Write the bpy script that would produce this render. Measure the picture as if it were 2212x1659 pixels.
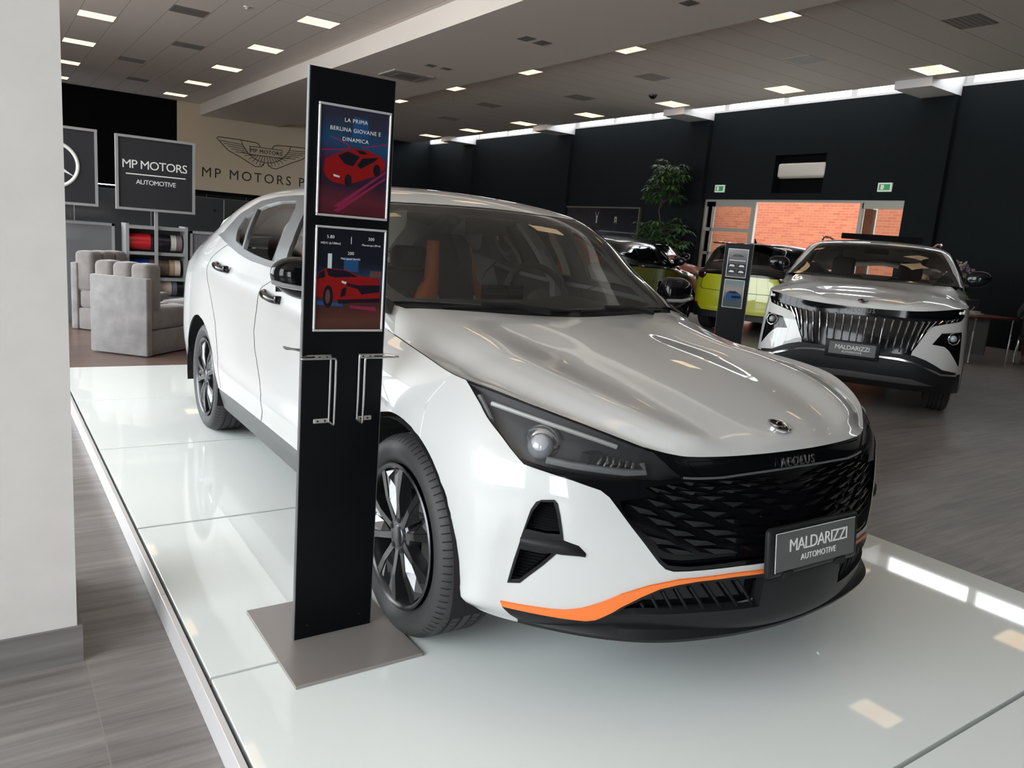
import bpy, bmesh, math, random
import numpy as np
from mathutils import Vector, Matrix
from mathutils.geometry import delaunay_2d_cdt
for _o in list(bpy.data.objects): bpy.data.objects.remove(_o)
SC=bpy.context.scene; COL=SC.collection
# ---------------------------------------------------------------- camera (world: floor z=0, x right, y away, camera stands at x=y=0)
CAM_H,YAW,PITCH,ROLL,FPX=1.362,0.6109,0.1867,0.0797,1665.78
_cd=bpy.data.cameras.new('camera'); _cam=bpy.data.objects.new('camera',_cd); COL.objects.link(_cam)
_cd.sensor_fit='HORIZONTAL'; _cd.sensor_width=36; _cd.lens=36*FPX/2212; _cd.clip_start=.05; _cd.clip_end=200
_f=Vector((math.sin(YAW)*math.cos(PITCH),math.cos(YAW)*math.cos(PITCH),-math.sin(PITCH)))
_r=Vector((math.cos(YAW),-math.sin(YAW),0)); _u=_r.cross(_f)
_r2=math.cos(ROLL)*_r+math.sin(ROLL)*_u; _u2=-math.sin(ROLL)*_r+math.cos(ROLL)*_u
_m=Matrix((_r2,_u2,-_f)).transposed().to_4x4(); _m.translation=(0,0,CAM_H); _cam.matrix_world=_m
SC.camera=_cam
# ---------------------------------------------------------------- daylight, colour management
SC.view_settings.view_transform='Standard'; SC.view_settings.look='None'; SC.view_settings.gamma=1; SC.view_settings.use_curve_mapping=False
SC.view_settings.exposure=-0.04
SC.cycles.use_denoising=True
SC.cycles.max_bounces=10; SC.cycles.diffuse_bounces=4; SC.cycles.glossy_bounces=5; SC.cycles.transparent_max_bounces=16
SC.cycles.sample_clamp_indirect=6; SC.cycles.caustics_reflective=False; SC.cycles.caustics_refractive=False
WD=bpy.data.worlds.new('sky'); SC.world=WD; WD.use_nodes=True
_b=WD.node_tree.nodes['Background']; _b.inputs[0].default_value=(.90,.96,1,1); _b.inputs[1].default_value=9.2
def portal(loc,rot,sx,sy):
    l=bpy.data.lights.new('daylight_portal','AREA'); l.shape='RECTANGLE'; l.size=sx; l.size_y=sy; l.cycles.is_portal=True
    o=bpy.data.objects.new('daylight_portal',l); o.location=loc; o.rotation_euler=rot; COL.objects.link(o)
# ---------------------------------------------------------------- helpers
MATS={}
def mat(name,col,rough=.5,metal=0,coat=0,coat_rough=.03,emit=None,es=0,alpha=1,spec=.5,trans=0,ior=1.5,sheen=0):
    if name in MATS: return MATS[name]
    m=bpy.data.materials.new(name); m.use_nodes=True; p=m.node_tree.nodes['Principled BSDF']
    p.inputs['Base Color'].default_value=(*col,1); p.inputs['Roughness'].default_value=rough; p.inputs['Metallic'].default_value=metal
    p.inputs['Coat Weight'].default_value=coat; p.inputs['Coat Roughness'].default_value=coat_rough
    p.inputs['Specular IOR Level'].default_value=spec; p.inputs['Transmission Weight'].default_value=trans; p.inputs['IOR'].default_value=ior
    p.inputs['Sheen Weight'].default_value=sheen
    if emit: p.inputs['Emission Color'].default_value=(*emit,1); p.inputs['Emission Strength'].default_value=es
    MATS[name]=m; return m
def nodes(m): return m.node_tree.nodes,m.node_tree.links,m.node_tree.nodes['Principled BSDF']
def vary(m,scale,a,b,detail=4,rough=None,stretch=(1,1,1),bump=0,coord='Object',lo=.35,hi=.65):
    """noise mixed between colours a and b"""
    N,L,p=nodes(m)
    tc=N.new('ShaderNodeTexCoord'); mp=N.new('ShaderNodeMapping'); mp.inputs['Scale'].default_value=stretch
    nz=N.new('ShaderNodeTexNoise'); nz.inputs['Scale'].default_value=scale; nz.inputs['Detail'].default_value=detail
    cr=N.new('ShaderNodeValToRGB'); cr.color_ramp.elements[0].color=(*a,1); cr.color_ramp.elements[1].color=(*b,1)
    cr.color_ramp.elements[0].position=lo; cr.color_ramp.elements[1].position=hi
    L.new(tc.outputs[coord],mp.inputs[0]); L.new(mp.outputs[0],nz.inputs['Vector']); L.new(nz.outputs['Fac'],cr.inputs[0]); L.new(cr.outputs[0],p.inputs['Base Color'])
    if bump:
        bp=N.new('ShaderNodeBump'); bp.inputs['Strength'].default_value=bump; bp.inputs['Distance'].default_value=.01
        L.new(nz.outputs['Fac'],bp.inputs['Height']); L.new(bp.outputs[0],p.inputs['Normal'])
    return m
def glassmat(name,tint,refl=1.0,ior=1.5,rough=0.0,extra=None):
    """thin pane: tinted see-through with fresnel reflection"""
    if name in MATS: return MATS[name]
    m=bpy.data.materials.new(name); m.use_nodes=True; N=m.node_tree.nodes; L=m.node_tree.links; N.clear()
    o=N.new('ShaderNodeOutputMaterial'); mx=N.new('ShaderNodeMixShader'); t=N.new('ShaderNodeBsdfTransparent'); g=N.new('ShaderNodeBsdfGlossy'); f=N.new('ShaderNodeFresnel')
    t.inputs[0].default_value=(*tint,1); g.inputs['Roughness'].default_value=rough; g.inputs['Color'].default_value=(refl,refl,refl,1); f.inputs[0].default_value=ior
    L.new(f.outputs[0],mx.inputs[0]); L.new(t.outputs[0],mx.inputs[1]); L.new(g.outputs[0],mx.inputs[2]); L.new(mx.outputs[0],o.inputs[0])
    MATS[name]=m; return m
def obj(name,data,m=None,parent=None,**kw):
    if isinstance(data,bmesh.types.BMesh):
        me=bpy.data.meshes.new(name); data.to_mesh(me); data.free(); data=me
    o=bpy.data.objects.new(name,data); COL.objects.link(o)
    if m is not None and not (hasattr(data,'materials') and len(data.materials)): data.materials.append(m)
    if parent is not None: o.parent=parent
    for k,v in kw.items(): o[k]=v
    return o
def smooth(o,ang=40):
    me=o.data
    for p in me.polygons: p.use_smooth=True
    try: me.set_sharp_from_angle(angle=math.radians(ang))
    except Exception: pass
    return o
def thing(name,label,cat,loc=(0,0,0),rz=0,group=None,**kw):
    o=bpy.data.objects.new(name,None); COL.objects.link(o); o.location=loc; o.rotation_euler=(0,0,rz); o.empty_display_size=.1
    o['label']=label; o['category']=cat
    if group: o['group']=group
    return o
def tag(o,label,cat,group=None,kind=None):
    o['label']=label; o['category']=cat
    if group: o['group']=group
    if kind: o['kind']=kind
    return o
def struct(name,bm,m,parent=None):
    o=obj(name,bm,m,parent)
    if parent is None: o['kind']='structure'
    return o
def bm_new(): return bmesh.new()
def box(bm,x0,x1,y0,y1,z0,z1,bev=0,seg=2,mi=0):
    M=Matrix.Translation(((x0+x1)/2,(y0+y1)/2,(z0+z1)/2))@Matrix.Diagonal((abs(x1-x0),abs(y1-y0),abs(z1-z0),1))
    r=bmesh.ops.create_cube(bm,size=1,matrix=M)
    if mi:
        for v in r['verts']:
            for f in v.link_faces: f.material_index=mi
    if bev:
        es={e for v in r['verts'] for e in v.link_edges}
        bmesh.ops.bevel(bm,geom=list(es),offset=bev,segments=seg,profile=.5,affect='EDGES')
    return bm
def cyl(bm,p0,p1,r0,r1=None,seg=20,caps=True):
    p0=Vector(p0); p1=Vector(p1); d=p1-p0; r1=r0 if r1 is None else r1
    M=Matrix.Translation((p0+p1)/2)@d.to_track_quat('Z','Y').to_matrix().to_4x4()
    bmesh.ops.create_cone(bm,cap_ends=caps,segments=seg,radius1=r0,radius2=r1,depth=d.length,matrix=M); return bm
def ball(bm,c,r,sx=1,sy=1,sz=1,u=20,v=12,rot=None):
    M=Matrix.Translation(c)@(rot.to_4x4() if rot is not None else Matrix.Identity(4))@Matrix.Diagonal((sx,sy,sz,1))
    bmesh.ops.create_uvsphere(bm,u_segments=u,v_segments=v,radius=r,matrix=M); return bm
def tube(bm,pts,r,seg=8,closed=False,caps=True):
    """pipe along points; r a number or one per point"""
    pts=[Vector([float(c) for c in p]) for p in pts]; n=len(pts); rings=[]; prev=None
    for i,p in enumerate(pts):
        a=pts[(i-1)%n] if (i or closed) else p; b=pts[(i+1)%n] if (i<n-1 or closed) else p
        t=(b-a).normalized()
        if prev is None: x=t.orthogonal().normalized()
        else: x=(prev-t*prev.dot(t)).normalized()
        prev=x; y=t.cross(x); rr=float(r[i] if hasattr(r,"__len__") else r)
        rings.append([bm.verts.new(p+rr*(math.cos(2*math.pi*k/seg)*x+math.sin(2*math.pi*k/seg)*y)) for k in range(seg)])
    for i in range(n if closed else n-1):
        A=rings[i]; B=rings[(i+1)%n]
        for k in range(seg): bm.faces.new((A[k],A[(k+1)%seg],B[(k+1)%seg],B[k]))
    if caps and not closed: bm.faces.new(rings[0][::-1]); bm.faces.new(rings[-1])
    return bm
def lathe(bm,prof,seg=48,axis='X',M=None,closed=False):
    """profile [(axial, radius)] turned about an axis"""
    rings=[]
    for a,r in prof:
        ring=[]
        for k in range(seg):
            t=2*math.pi*k/seg; c,s=r*math.cos(t),r*math.sin(t)
            v=Vector((a,c,s) if axis=='X' else (c,s,a) if axis=='Z' else (c,a,s))
            ring.append(bm.verts.new(M@v if M else v))
        rings.append(ring)
    n=len(rings)
    for i in range(n if closed else n-1):
        A=rings[i];B=rings[(i+1)%n]
        for k in range(seg):
            try: bm.faces.new((A[k],B[k],B[(k+1)%seg],A[(k+1)%seg]))
            except ValueError: pass
    return bm
def prism(bm,pts,thick,M=None):
    """flat outline (x,y) extruded in z by thick"""
    M=M or Matrix.Identity(4)
    a=[bm.verts.new(M@Vector((x,y,0))) for x,y in pts]; b=[bm.verts.new(M@Vector((x,y,thick))) for x,y in pts]
    n=len(pts)
    try: bm.faces.new(a[::-1]); bm.faces.new(b)
    except ValueError: pass
    for i in range(n): bm.faces.new((a[i],a[(i+1)%n],b[(i+1)%n],b[i]))
    return bm
def mesh_np(name,V,F,N=None):
    me=bpy.data.meshes.new(name); me.from_pydata([tuple(v) for v in V],[],[tuple(int(i) for i in f) for f in F]); me.update()
    if N is not None and len(V):
        for p in me.polygons: p.use_smooth=True
        me.normals_split_custom_set_from_vertices([tuple(n) for n in N])
    return me
def text(name,s,size,m,M,parent=None,extrude=.001,align='CENTER',space=1.0,shear=0,**kw):
    c=bpy.data.curves.new(name,'FONT'); c.body=s; c.size=size; c.align_x=align; c.align_y='CENTER'; c.extrude=extrude; c.space_character=space; c.shear=shear; c.resolution_u=3
    t=bpy.data.objects.new('tmp',c); COL.objects.link(t); dg=bpy.context.evaluated_depsgraph_get(); me=bpy.data.meshes.new_from_object(t.evaluated_get(dg)); me.name=name
    bpy.data.objects.remove(t); bpy.data.curves.remove(c); me.materials.clear(); me.materials.append(m)
    o=bpy.data.objects.new(name,me); COL.objects.link(o)
    if parent is not None: o.parent=parent
    o.matrix_local=M
    for k,v in kw.items(): o[k]=v
    return o
def frame(o,x,y):
    """matrix from origin, x axis, y axis"""
    x=Vector(x).normalized(); y=Vector(y); z=x.cross(y).normalized(); y=z.cross(x)
    M=Matrix((x,y,z)).transposed().to_4x4(); M.translation=Vector(o); return M
def dup(root,loc=None,rz=None,label=None,group=None,mirror=False):
    def cp(o,par):
        c=o.copy(); COL.objects.link(c); c.parent=par
        for ch in list(o.children): cp(ch,c)
        return c
    r=cp(root,root.parent)
    if loc is not None: r.location=loc
    if rz is not None: r.rotation_euler=(0,0,rz)
    if label: r['label']=label
    if group: r['group']=group
    return r
# ---------------------------------------------------------------- materials
M_WHITE=mat('white_paint',(.56,.56,.55),.35,coat=1,coat_rough=.015)
M_GLOSSBLK=mat('gloss_black',(.004,.004,.005),.1,coat=.22,spec=.25)
M_SATIN=mat('satin_black_plastic',(.012,.0125,.014),.42,spec=.22)
M_DARKTRIM=mat('dark_grey_trim',(.075,.077,.08),.38)
M_ORANGE=mat('orange_paint',(.86,.17,.012),.3,coat=1)
M_GAP=mat('panel_gap',(.02,.02,.02),.8)
M_WELL=mat('wheel_well',(.008,.008,.009),.9)
M_TYRE=mat('tyre_rubber',(.035,.034,.034),.6)
M_RIM=mat('dark_alloy',(.09,.09,.095),.28,metal=.85)
M_RIMFACE=mat('gloss_dark_alloy',(.09,.09,.095),.14,metal=.8,coat=1)
M_CHROME=mat('chrome',(.75,.75,.76),.12,metal=1)
M_DCHROME=mat('dark_chrome',(.22,.22,.23),.15,metal=1)
M_STEEL=mat('brushed_steel',(.50,.49,.47),.35,metal=1)
M_GLASS=glassmat('car_glass',(.84,.87,.85))
M_WS=glassmat('windscreen_glass',(.88,.91,.89))
M_CLEAR=glassmat('clear_lens',(.93,.94,.95))
M_SMOKE=glassmat('smoked_lens',(.25,.24,.23))
M_FRIT=mat('black_glass_border',(.008,.008,.009),.08,coat=1)
M_LAMPIN=mat('lamp_housing',(.07,.07,.075),.3)
M_LAMPGREY=mat('lamp_reflector',(.7,.7,.72),.15,metal=.9)
M_SEATG=mat('grey_leather',(.40,.39,.37),.55)
M_SEATB=mat('black_leather',(.035,.035,.037),.5)
M_SEATO=mat('orange_leather',(.55,.12,.02),.5)
M_LINER=mat('grey_roof_lining',(.36,.355,.34),.9)
M_DASH=mat('dashboard_plastic',(.05,.05,.05),.6)
M_BLACKPAINT=mat('black_paint',(.003,.0035,.004),.2,coat=.5,spec=.3)
M_YELLOW=mat('lime_yellow_paint',(.52,.55,.012),.3,coat=1)
M_RED=mat('red_lamp',(.28,.006,.008),.15,coat=1)
M_TXTW=mat('white_lettering',(.78,.78,.76),.5)
M_PLATE=mat('plate_grey',(.11,.11,.11),.45)
# ---------------------------------------------------------------- car body surfaces (car frame: x to the car's left, y rearward, z up)
def _cr(t):
    t2=t*t; t3=t2*t
    return np.stack([-.5*t+t2-.5*t3, 1-2.5*t2+1.5*t3, .5*t+2*t2-1.5*t3, -.5*t2+.5*t3],-1)
class Grid:
    """bicubic surface through a grid of points G[col][row]"""
    def __init__(s,G,mirror_u0=False,mirror_u1=False,mirror_v1=False):
        G=np.array(G,float); s.nu,s.nv=G.shape[:2]
        m=np.array([-1,1,1.])
        a=G[1]*m if mirror_u0 else 2*G[0]-G[1]
        b=G[-2]*m if mirror_u1 else 2*G[-1]-G[-2]
        G=np.concatenate([a[None],G,b[None]],0)
        c=2*G[:,0]-G[:,1]
        d=G[:,-2]*m if mirror_v1 else 2*G[:,-1]-G[:,-2]
        s.G=np.concatenate([c[:,None],G,d[:,None]],1)
    def __call__(s,uv):
        uv=np.atleast_2d(np.asarray(uv,float))
        u=np.clip(uv[:,0],0,s.nu-1); v=np.clip(uv[:,1],0,s.nv-1)
        i=np.minimum(u.astype(int),s.nu-2); j=np.minimum(v.astype(int),s.nv-2)
        wu=_cr(u-i); wv=_cr(v-j)
        P=np.zeros((len(uv),3))
        for a in range(4):
            for b in range(4):
                P+=(wu[:,a]*wv[:,b])[:,None]*s.G[i+a,j+b]
        return P
    def normal(s,uv,flip=1):
        uv=np.atleast_2d(np.asarray(uv,float)); e=.02
        def cl(q): return np.stack([np.clip(q[:,0],0,s.nu-1),np.clip(q[:,1],0,s.nv-1)],1)
        du=s(cl(uv+[e,0]))-s(cl(uv-[e,0])); dv=s(cl(uv+[0,e]))-s(cl(uv-[0,e]))
        n=np.cross(du,dv); n/=np.linalg.norm(n,axis=1)[:,None]+1e-12
        return n*flip
def sedan_surfaces():
    # --- wrap-round lower body: columns front centre -> corner -> side -> rear centre, rows bottom -> shut line / belt
    YC=[-.80,-.85,-.865,-.865,-.855,-.835,-.81,-.795,-.782]
    Z0=[.20,.268,.32,.40,.48,.56,.63,.67,.705]
    fx=[0,.2,.4,.55,.68,.79,.868,.898]
    QA=[.54,.54,.54,.52,.48,.44,.40,.38,.37]; QB=[.2,.2,.2,.25,.35,.5,.55,.63,.7]
    ztop=[.737,.737,.741,.762,.802,.834,.860,.873]
    top=[(0,-.765),(.2,-.753),(.385,-.722),(.50,-.660),(.61,-.57),(.70,-.455),(.77,-.32),(.802,-.17)]
    zb=[.226,.226,.226,.226,.230,.242,.268,.262]
    cols=[]
    for k,x in enumerate(fx):
        col=[]
        for r in range(9):
            y=YC[r]+QA[r]*x*x+QB[r]*x**12 if k<7 else -.20
            f=max(0,k-2)/5.0                       # towards the side the rows spread up to the taller shut line
            zs=[zb[k],.30,.345,.43,.53,.63,.715,.78,.83][r]
            z=Z0[r]*(1-f)+zs*f
            if r==0: z=zb[k]
            xx=x
            if r>=6:
                w=(z-.60)/(ztop[k]-.60); w=max(0,min(1,w))**2.2
                xx=x+(top[k][0]-x)*w; y=y+(top[k][1]-y)*w
            if r==0: xx*=.985
            col.append((xx,y,z))
        col.append((top[k][0],top[k][1],ztop[k]))
        cols.append(col)
    def side(y,xs,zs): cols.append([(a,y,b) for a,b in zip(xs,zs)])
    side(0.03,[.868,.883,.892,.900,.906,.905,.895,.873,.838,.785],[.25,.30,.36,.445,.55,.65,.74,.80,.85,.889])
    side(.37,[.865,.885,.893,.903,.902,.90,.896,.880,.842,.768],[.23,.30,.36,.445,.55,.67,.78,.85,.895,.928])
    side(.72,[.862,.887,.893,.903,.893,.893,.898,.904,.878,.832],[.22,.30,.355,.445,.55,.69,.82,.90,.965,1.028])
    for y in (1.1,1.5,1.9):
        side(y,[.862,.887,.893,.905,.892,.892,.900,.906,.884,.86],[.22,.30,.355,.447,.55,.70,.84,.94+.02*(y-1.5),1.0+.02*(y-1.5),1.057+.02*(y-1.5)+.01*(y>1.8)])
    side(2.3,[.862,.887,.895,.906,.904,.902,.905,.909,.888,.85],[.22,.30,.36,.455,.56,.71,.86,.97,1.05,1.13])
    side(2.68,[.865,.885,.897,.908,.913,.911,.908,.898,.862,.812],[.25,.32,.38,.46,.57,.71,.86,.98,1.08,1.165])
    side(3.0,[.845,.872,.888,.90,.902,.90,.893,.872,.828,.77],[.25,.33,.40,.48,.58,.72,.86,.97,1.065,1.14])
    side(3.3,[.815,.848,.862,.870,.872,.868,.858,.838,.792,.735],[.26,.34,.42,.50,.60,.73,.86,.95,1.03,1.095])
    zr=[.26,.35,.43,.51,.61,.73,.85,.93,.99,1.05]
    for (x,y) in [(.80,3.50),(.66,3.66),(.36,3.74),(0,3.76)]:
        cols.append([(x*(1 if r<5 else 1-.03*(r-5)),y-(.0 if 1<r<5 else .02 if r<=1 else .012*(r-4)),zr[r]) for r in range(10)])
    W=Grid(cols,mirror_u0=True,mirror_u1=True)
    # --- hood: columns front -> cowl, rows shut line -> centre
    def belt(y):       # top row of W as function of y on the side
        us=np.linspace(9,20,400); P=W(np.stack([us,np.full(400,9.)],1)); i=np.argmin(abs(P[:,1]-y)); return P[i]
    hoops=[]
    def hoop(y0,pts):
        b=belt(y0) if y0 is not None else None
        hoops.append(([tuple(b)] if b is not None else [])+pts)
    hoop(None,[(.767,.40,.936),(.762,.43,.975),(.75,.455,.99),(.715,.475,.998),(.55,.43,1.0),(.3,.37,.995),(0,.335,.99)])
    hoop(.72,[(.80,.72,1.06),(.755,.75,1.12),(.715,.76,1.155),(.55,.70,1.18),(.3,.655,1.19),(0,.64,1.195)])
    hoop(1.0,[(.81,.98,1.15),(.735,.98,1.25),(.668,.97,1.31),(.5,.91,1.337),(.28,.885,1.347),(0,.875,1.35)])
    hoop(1.3,[(.82,1.28,1.17),(.735,1.24,1.32),(.632,1.185,1.392),(.48,1.15,1.418),(.25,1.125,1.433),(0,1.11,1.438)])
    hoop(1.6,[(.825,1.6,1.17),(.745,1.58,1.32),(.66,1.55,1.405),(.5,1.5,1.449),(.25,1.47,1.47),(0,1.46,1.477)])
    hoop(1.95,[(.825,1.95,1.18),(.74,1.95,1.32),(.655,1.95,1.405),(.5,1.9,1.454),(.25,1.88,1.48),(0,1.87,1.488)])
    hoop(2.3,[(.82,2.3,1.21),(.745,2.3,1.32),(.65,2.3,1.395),(.5,2.3,1.438),(.25,2.3,1.464),(0,2.3,1.472)])
    hoop(2.6,[(.79,2.6,1.22),(.72,2.6,1.30),(.635,2.6,1.355),(.48,2.62,1.397),(.25,2.65,1.419),(0,2.66,1.426)])
    hoop(2.9,[(.755,2.9,1.18),(.70,2.9,1.225),(.62,2.9,1.275),(.46,2.95,1.318),(.25,3.0,1.33),(0,3.02,1.335)])
    hoop(3.2,[(.72,3.2,1.125),(.67,3.2,1.15),(.60,3.22,1.172),(.45,3.28,1.185),(.2,3.32,1.19),(0,3.33,1.193)])
    hoop(3.48,[(.665,3.5,1.085),(.62,3.5,1.092),(.55,3.5,1.098),(.4,3.5,1.105),(.2,3.5,1.108),(0,3.5,1.11)])
    hoops.append([(.60,3.60,1.05),(.585,3.61,1.053),(.55,3.62,1.055),(.5,3.64,1.056),(.36,3.67,1.058),(.2,3.69,1.06),(0,3.70,1.062)])
    T=Grid(hoops,mirror_v1=True)
    hd=[]
    prof=[(-.765,.737),(-.742,.764),(-.70,.790),(-.58,.826),(-.40,.868),(-.18,.908),(.06,.944),(.33,.982)]
    us=[0,3.05,3.9,4.9,5.9,7.0,8.0,9.0]
    fr=[1,.9,.78,.66,.45,.22,0]
    for k,(y,z) in enumerate(prof):
        if k==0:
            row=[]
            for f in fr: row.append(tuple(W([(3.0*f,9)])[0]))
            hd.append(row); continue
        if k==7:
            hd.append([tuple(W([(8.85,9)])[0]),(.706,.425,.984),(.640,.438,.993),(.53,.415,.994),(.38,.375,.991),(.19,.342,.985),(0,.33,.982)]); continue
        e=W([(us[k],9)])[0]
        row=[]
        for f in fr:
            x=e[0]*f; yy=y+(e[1]-y)*f**2.2
            base=z+(e[2]-z)*f**2
            t=k/7
            ridge=.016*np.exp(-((f-.70)/.10)**2)-.012*np.exp(-((f-.90)/.09)**2)-.008*np.exp(-((f-.45)/.14)**2)
            row.append((x,yy,base+ridge*(.35+.65*min(1,2*t))*(0 if f in(0,1) else 1)))
        hd.append(row)
    H=Grid(hd,mirror_v1=True)
    return W,T,H
# ---------------------------------------------------------------- panels cut out of the body surfaces
def densify(poly,step=.22):
    out=[]
    n=len(poly)
    for i in range(n):
        a=np.array(poly[i],float); b=np.array(poly[(i+1)%n],float); k=max(1,int(np.ceil(np.abs(b-a).max()/step)))
        for j in range(k): out.append(tuple(a+(b-a)*j/k))
    return out
def cut(u0,u1,v0,v1,nu,nv,polys):
    """tessellate a uv rectangle along region outlines; later polygons win"""
    us=np.linspace(u0,u1,nu); vs=np.linspace(v0,v1,nv)
    V=[Vector((float(a),float(b))) for a in us for b in vs]; F=[]
    for name,p in polys:
        p=densify([(min(max(a,u0),u1),min(max(b,v0),v1)) for a,b in p]); k=len(V)
        if sum(a[0]*b[1]-b[0]*a[1] for a,b in zip(p,p[1:]+p[:1]))<0: p=p[::-1]
        V+= [Vector(q) for q in p]; F.append(list(range(k,k+len(p))))
    PP=[np.array([tuple(V[i]) for i in f]) for f in F]; E=[(f[i],f[(i+1)%len(f)]) for f in F for i in range(len(f))]
    vo,_,fo,_,_,_=delaunay_2d_cdt(V,E,[],0,1e-6)
    uv=np.array([tuple(v) for v in vo]); T3=np.array([f for f in fo if len(f)==3])
    A,B,C=uv[T3[:,0]],uv[T3[:,1]],uv[T3[:,2]]; cr=(B[:,0]-A[:,0])*(C[:,1]-A[:,1])-(B[:,1]-A[:,1])*(C[:,0]-A[:,0])
    T3=T3[abs(cr)>1e-9]; cr=cr[abs(cr)>1e-9]; T3[cr<0]=T3[cr<0][:,::-1]
    cen=(uv[T3[:,0]]+uv[T3[:,1]]+uv[T3[:,2]])/3; lab=np.full(len(T3),-1)
    for k,p in enumerate(PP):
        ins=np.zeros(len(cen),bool); q=np.roll(p,-1,0)
        for (x1,y1),(x2,y2) in zip(p,q):
            if y1!=y2: ins^=((y1>cen[:,1])!=(y2>cen[:,1]))&(cen[:,0]<(x2-x1)*(cen[:,1]-y1)/(y2-y1)+x1)
        lab[ins]=k
    reg={}
    for k in range(-1,len(polys)):
        nm='base' if k<0 else polys[k][0]; f=T3[lab==k]
        if len(f): reg[nm]=f if nm not in reg else np.concatenate([reg[nm],f])
    return uv,reg
def region_mesh(S,uv,tris,off=0,sides=(1,),wall=0):
    """mesh data of a region; off along the normal, wall = depth of a rim folded inwards"""
    tris=np.array(tris); idx,inv=np.unique(tris.ravel(),return_inverse=True); F=inv.reshape(-1,3); q=uv[idx]
    P=S(q); N=S.normal(q); P=P+N*off
    cen=np.abs(P[:,0])<1e-4
    VV=[];FF=[];NN=[]
    wv=[]
    if wall:
        ec={}
        for f in F:
            for a,b in ((f[0],f[1]),(f[1],f[2]),(f[2],f[0])): ec[(a,b)]=1
        wv=[e for e in ec if (e[1],e[0]) not in ec and not (cen[e[0]] and cen[e[1]])]
    for s in sides:
        k=sum(len(v) for v in VV); m=np.array([s,1,1]); VV.append(P*m); NN.append(N*m); FF+= [(f+k) if s>0 else (f+k)[::-1] for f in F]
        if wv:
            ids=sorted({i for e in wv for i in e}); mp={i:j for j,i in enumerate(ids)}; k2=k+len(P)
            VV.append(P[ids]*m); VV.append((P[ids]-N[ids]*wall)*m); n=len(ids)
            NN.append(N[ids]*m);NN.append(N[ids]*m)
            for a,b in wv:
                f=np.array([k2+mp[a],k2+n+mp[a],k2+n+mp[b],k2+mp[b]]); FF.append(f if s>0 else f[::-1])
    V=np.concatenate(VV);N=np.concatenate(NN)
    return V,FF,N
def panel(name,S,uv,tris,m,parent,off=0,sides=(1,),wall=0,**kw):
    V,F,N=region_mesh(S,uv,tris,off,sides,wall)
    return obj(name,mesh_np(name,V,F,N),m,parent,**kw)
def smoothline(p,n):
    p=np.array(p,float); q=np.concatenate([[2*p[0]-p[1]],p,[2*p[-1]-p[-2]]]); out=[]
    for i in range(len(p)-1):
        for k in range(n): out.append(tuple(_cr(np.array([k/n]))[0]@q[i:i+4]))
    return out+[tuple(p[-1])]
def yz2uv(S,pts,u0=5,u1=None,res=12):
    u1=u1 or S.nu-1
    us=np.linspace(u0,u1,int((u1-u0)*res)+1); vs=np.linspace(0,S.nv-1,(S.nv-1)*res+1)
    U,V=np.meshgrid(us,vs,indexing='ij'); q=np.stack([U.ravel(),V.ravel()],1); P=S(q); out=[]
    for y,z in pts:
        d=(P[:,1]-y)**2+(P[:,2]-z)**2; out.append(tuple(q[d.argmin()]))
    return out
W,T,H=sedan_surfaces()
ZP=.09                       # top of the display platform
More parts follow.
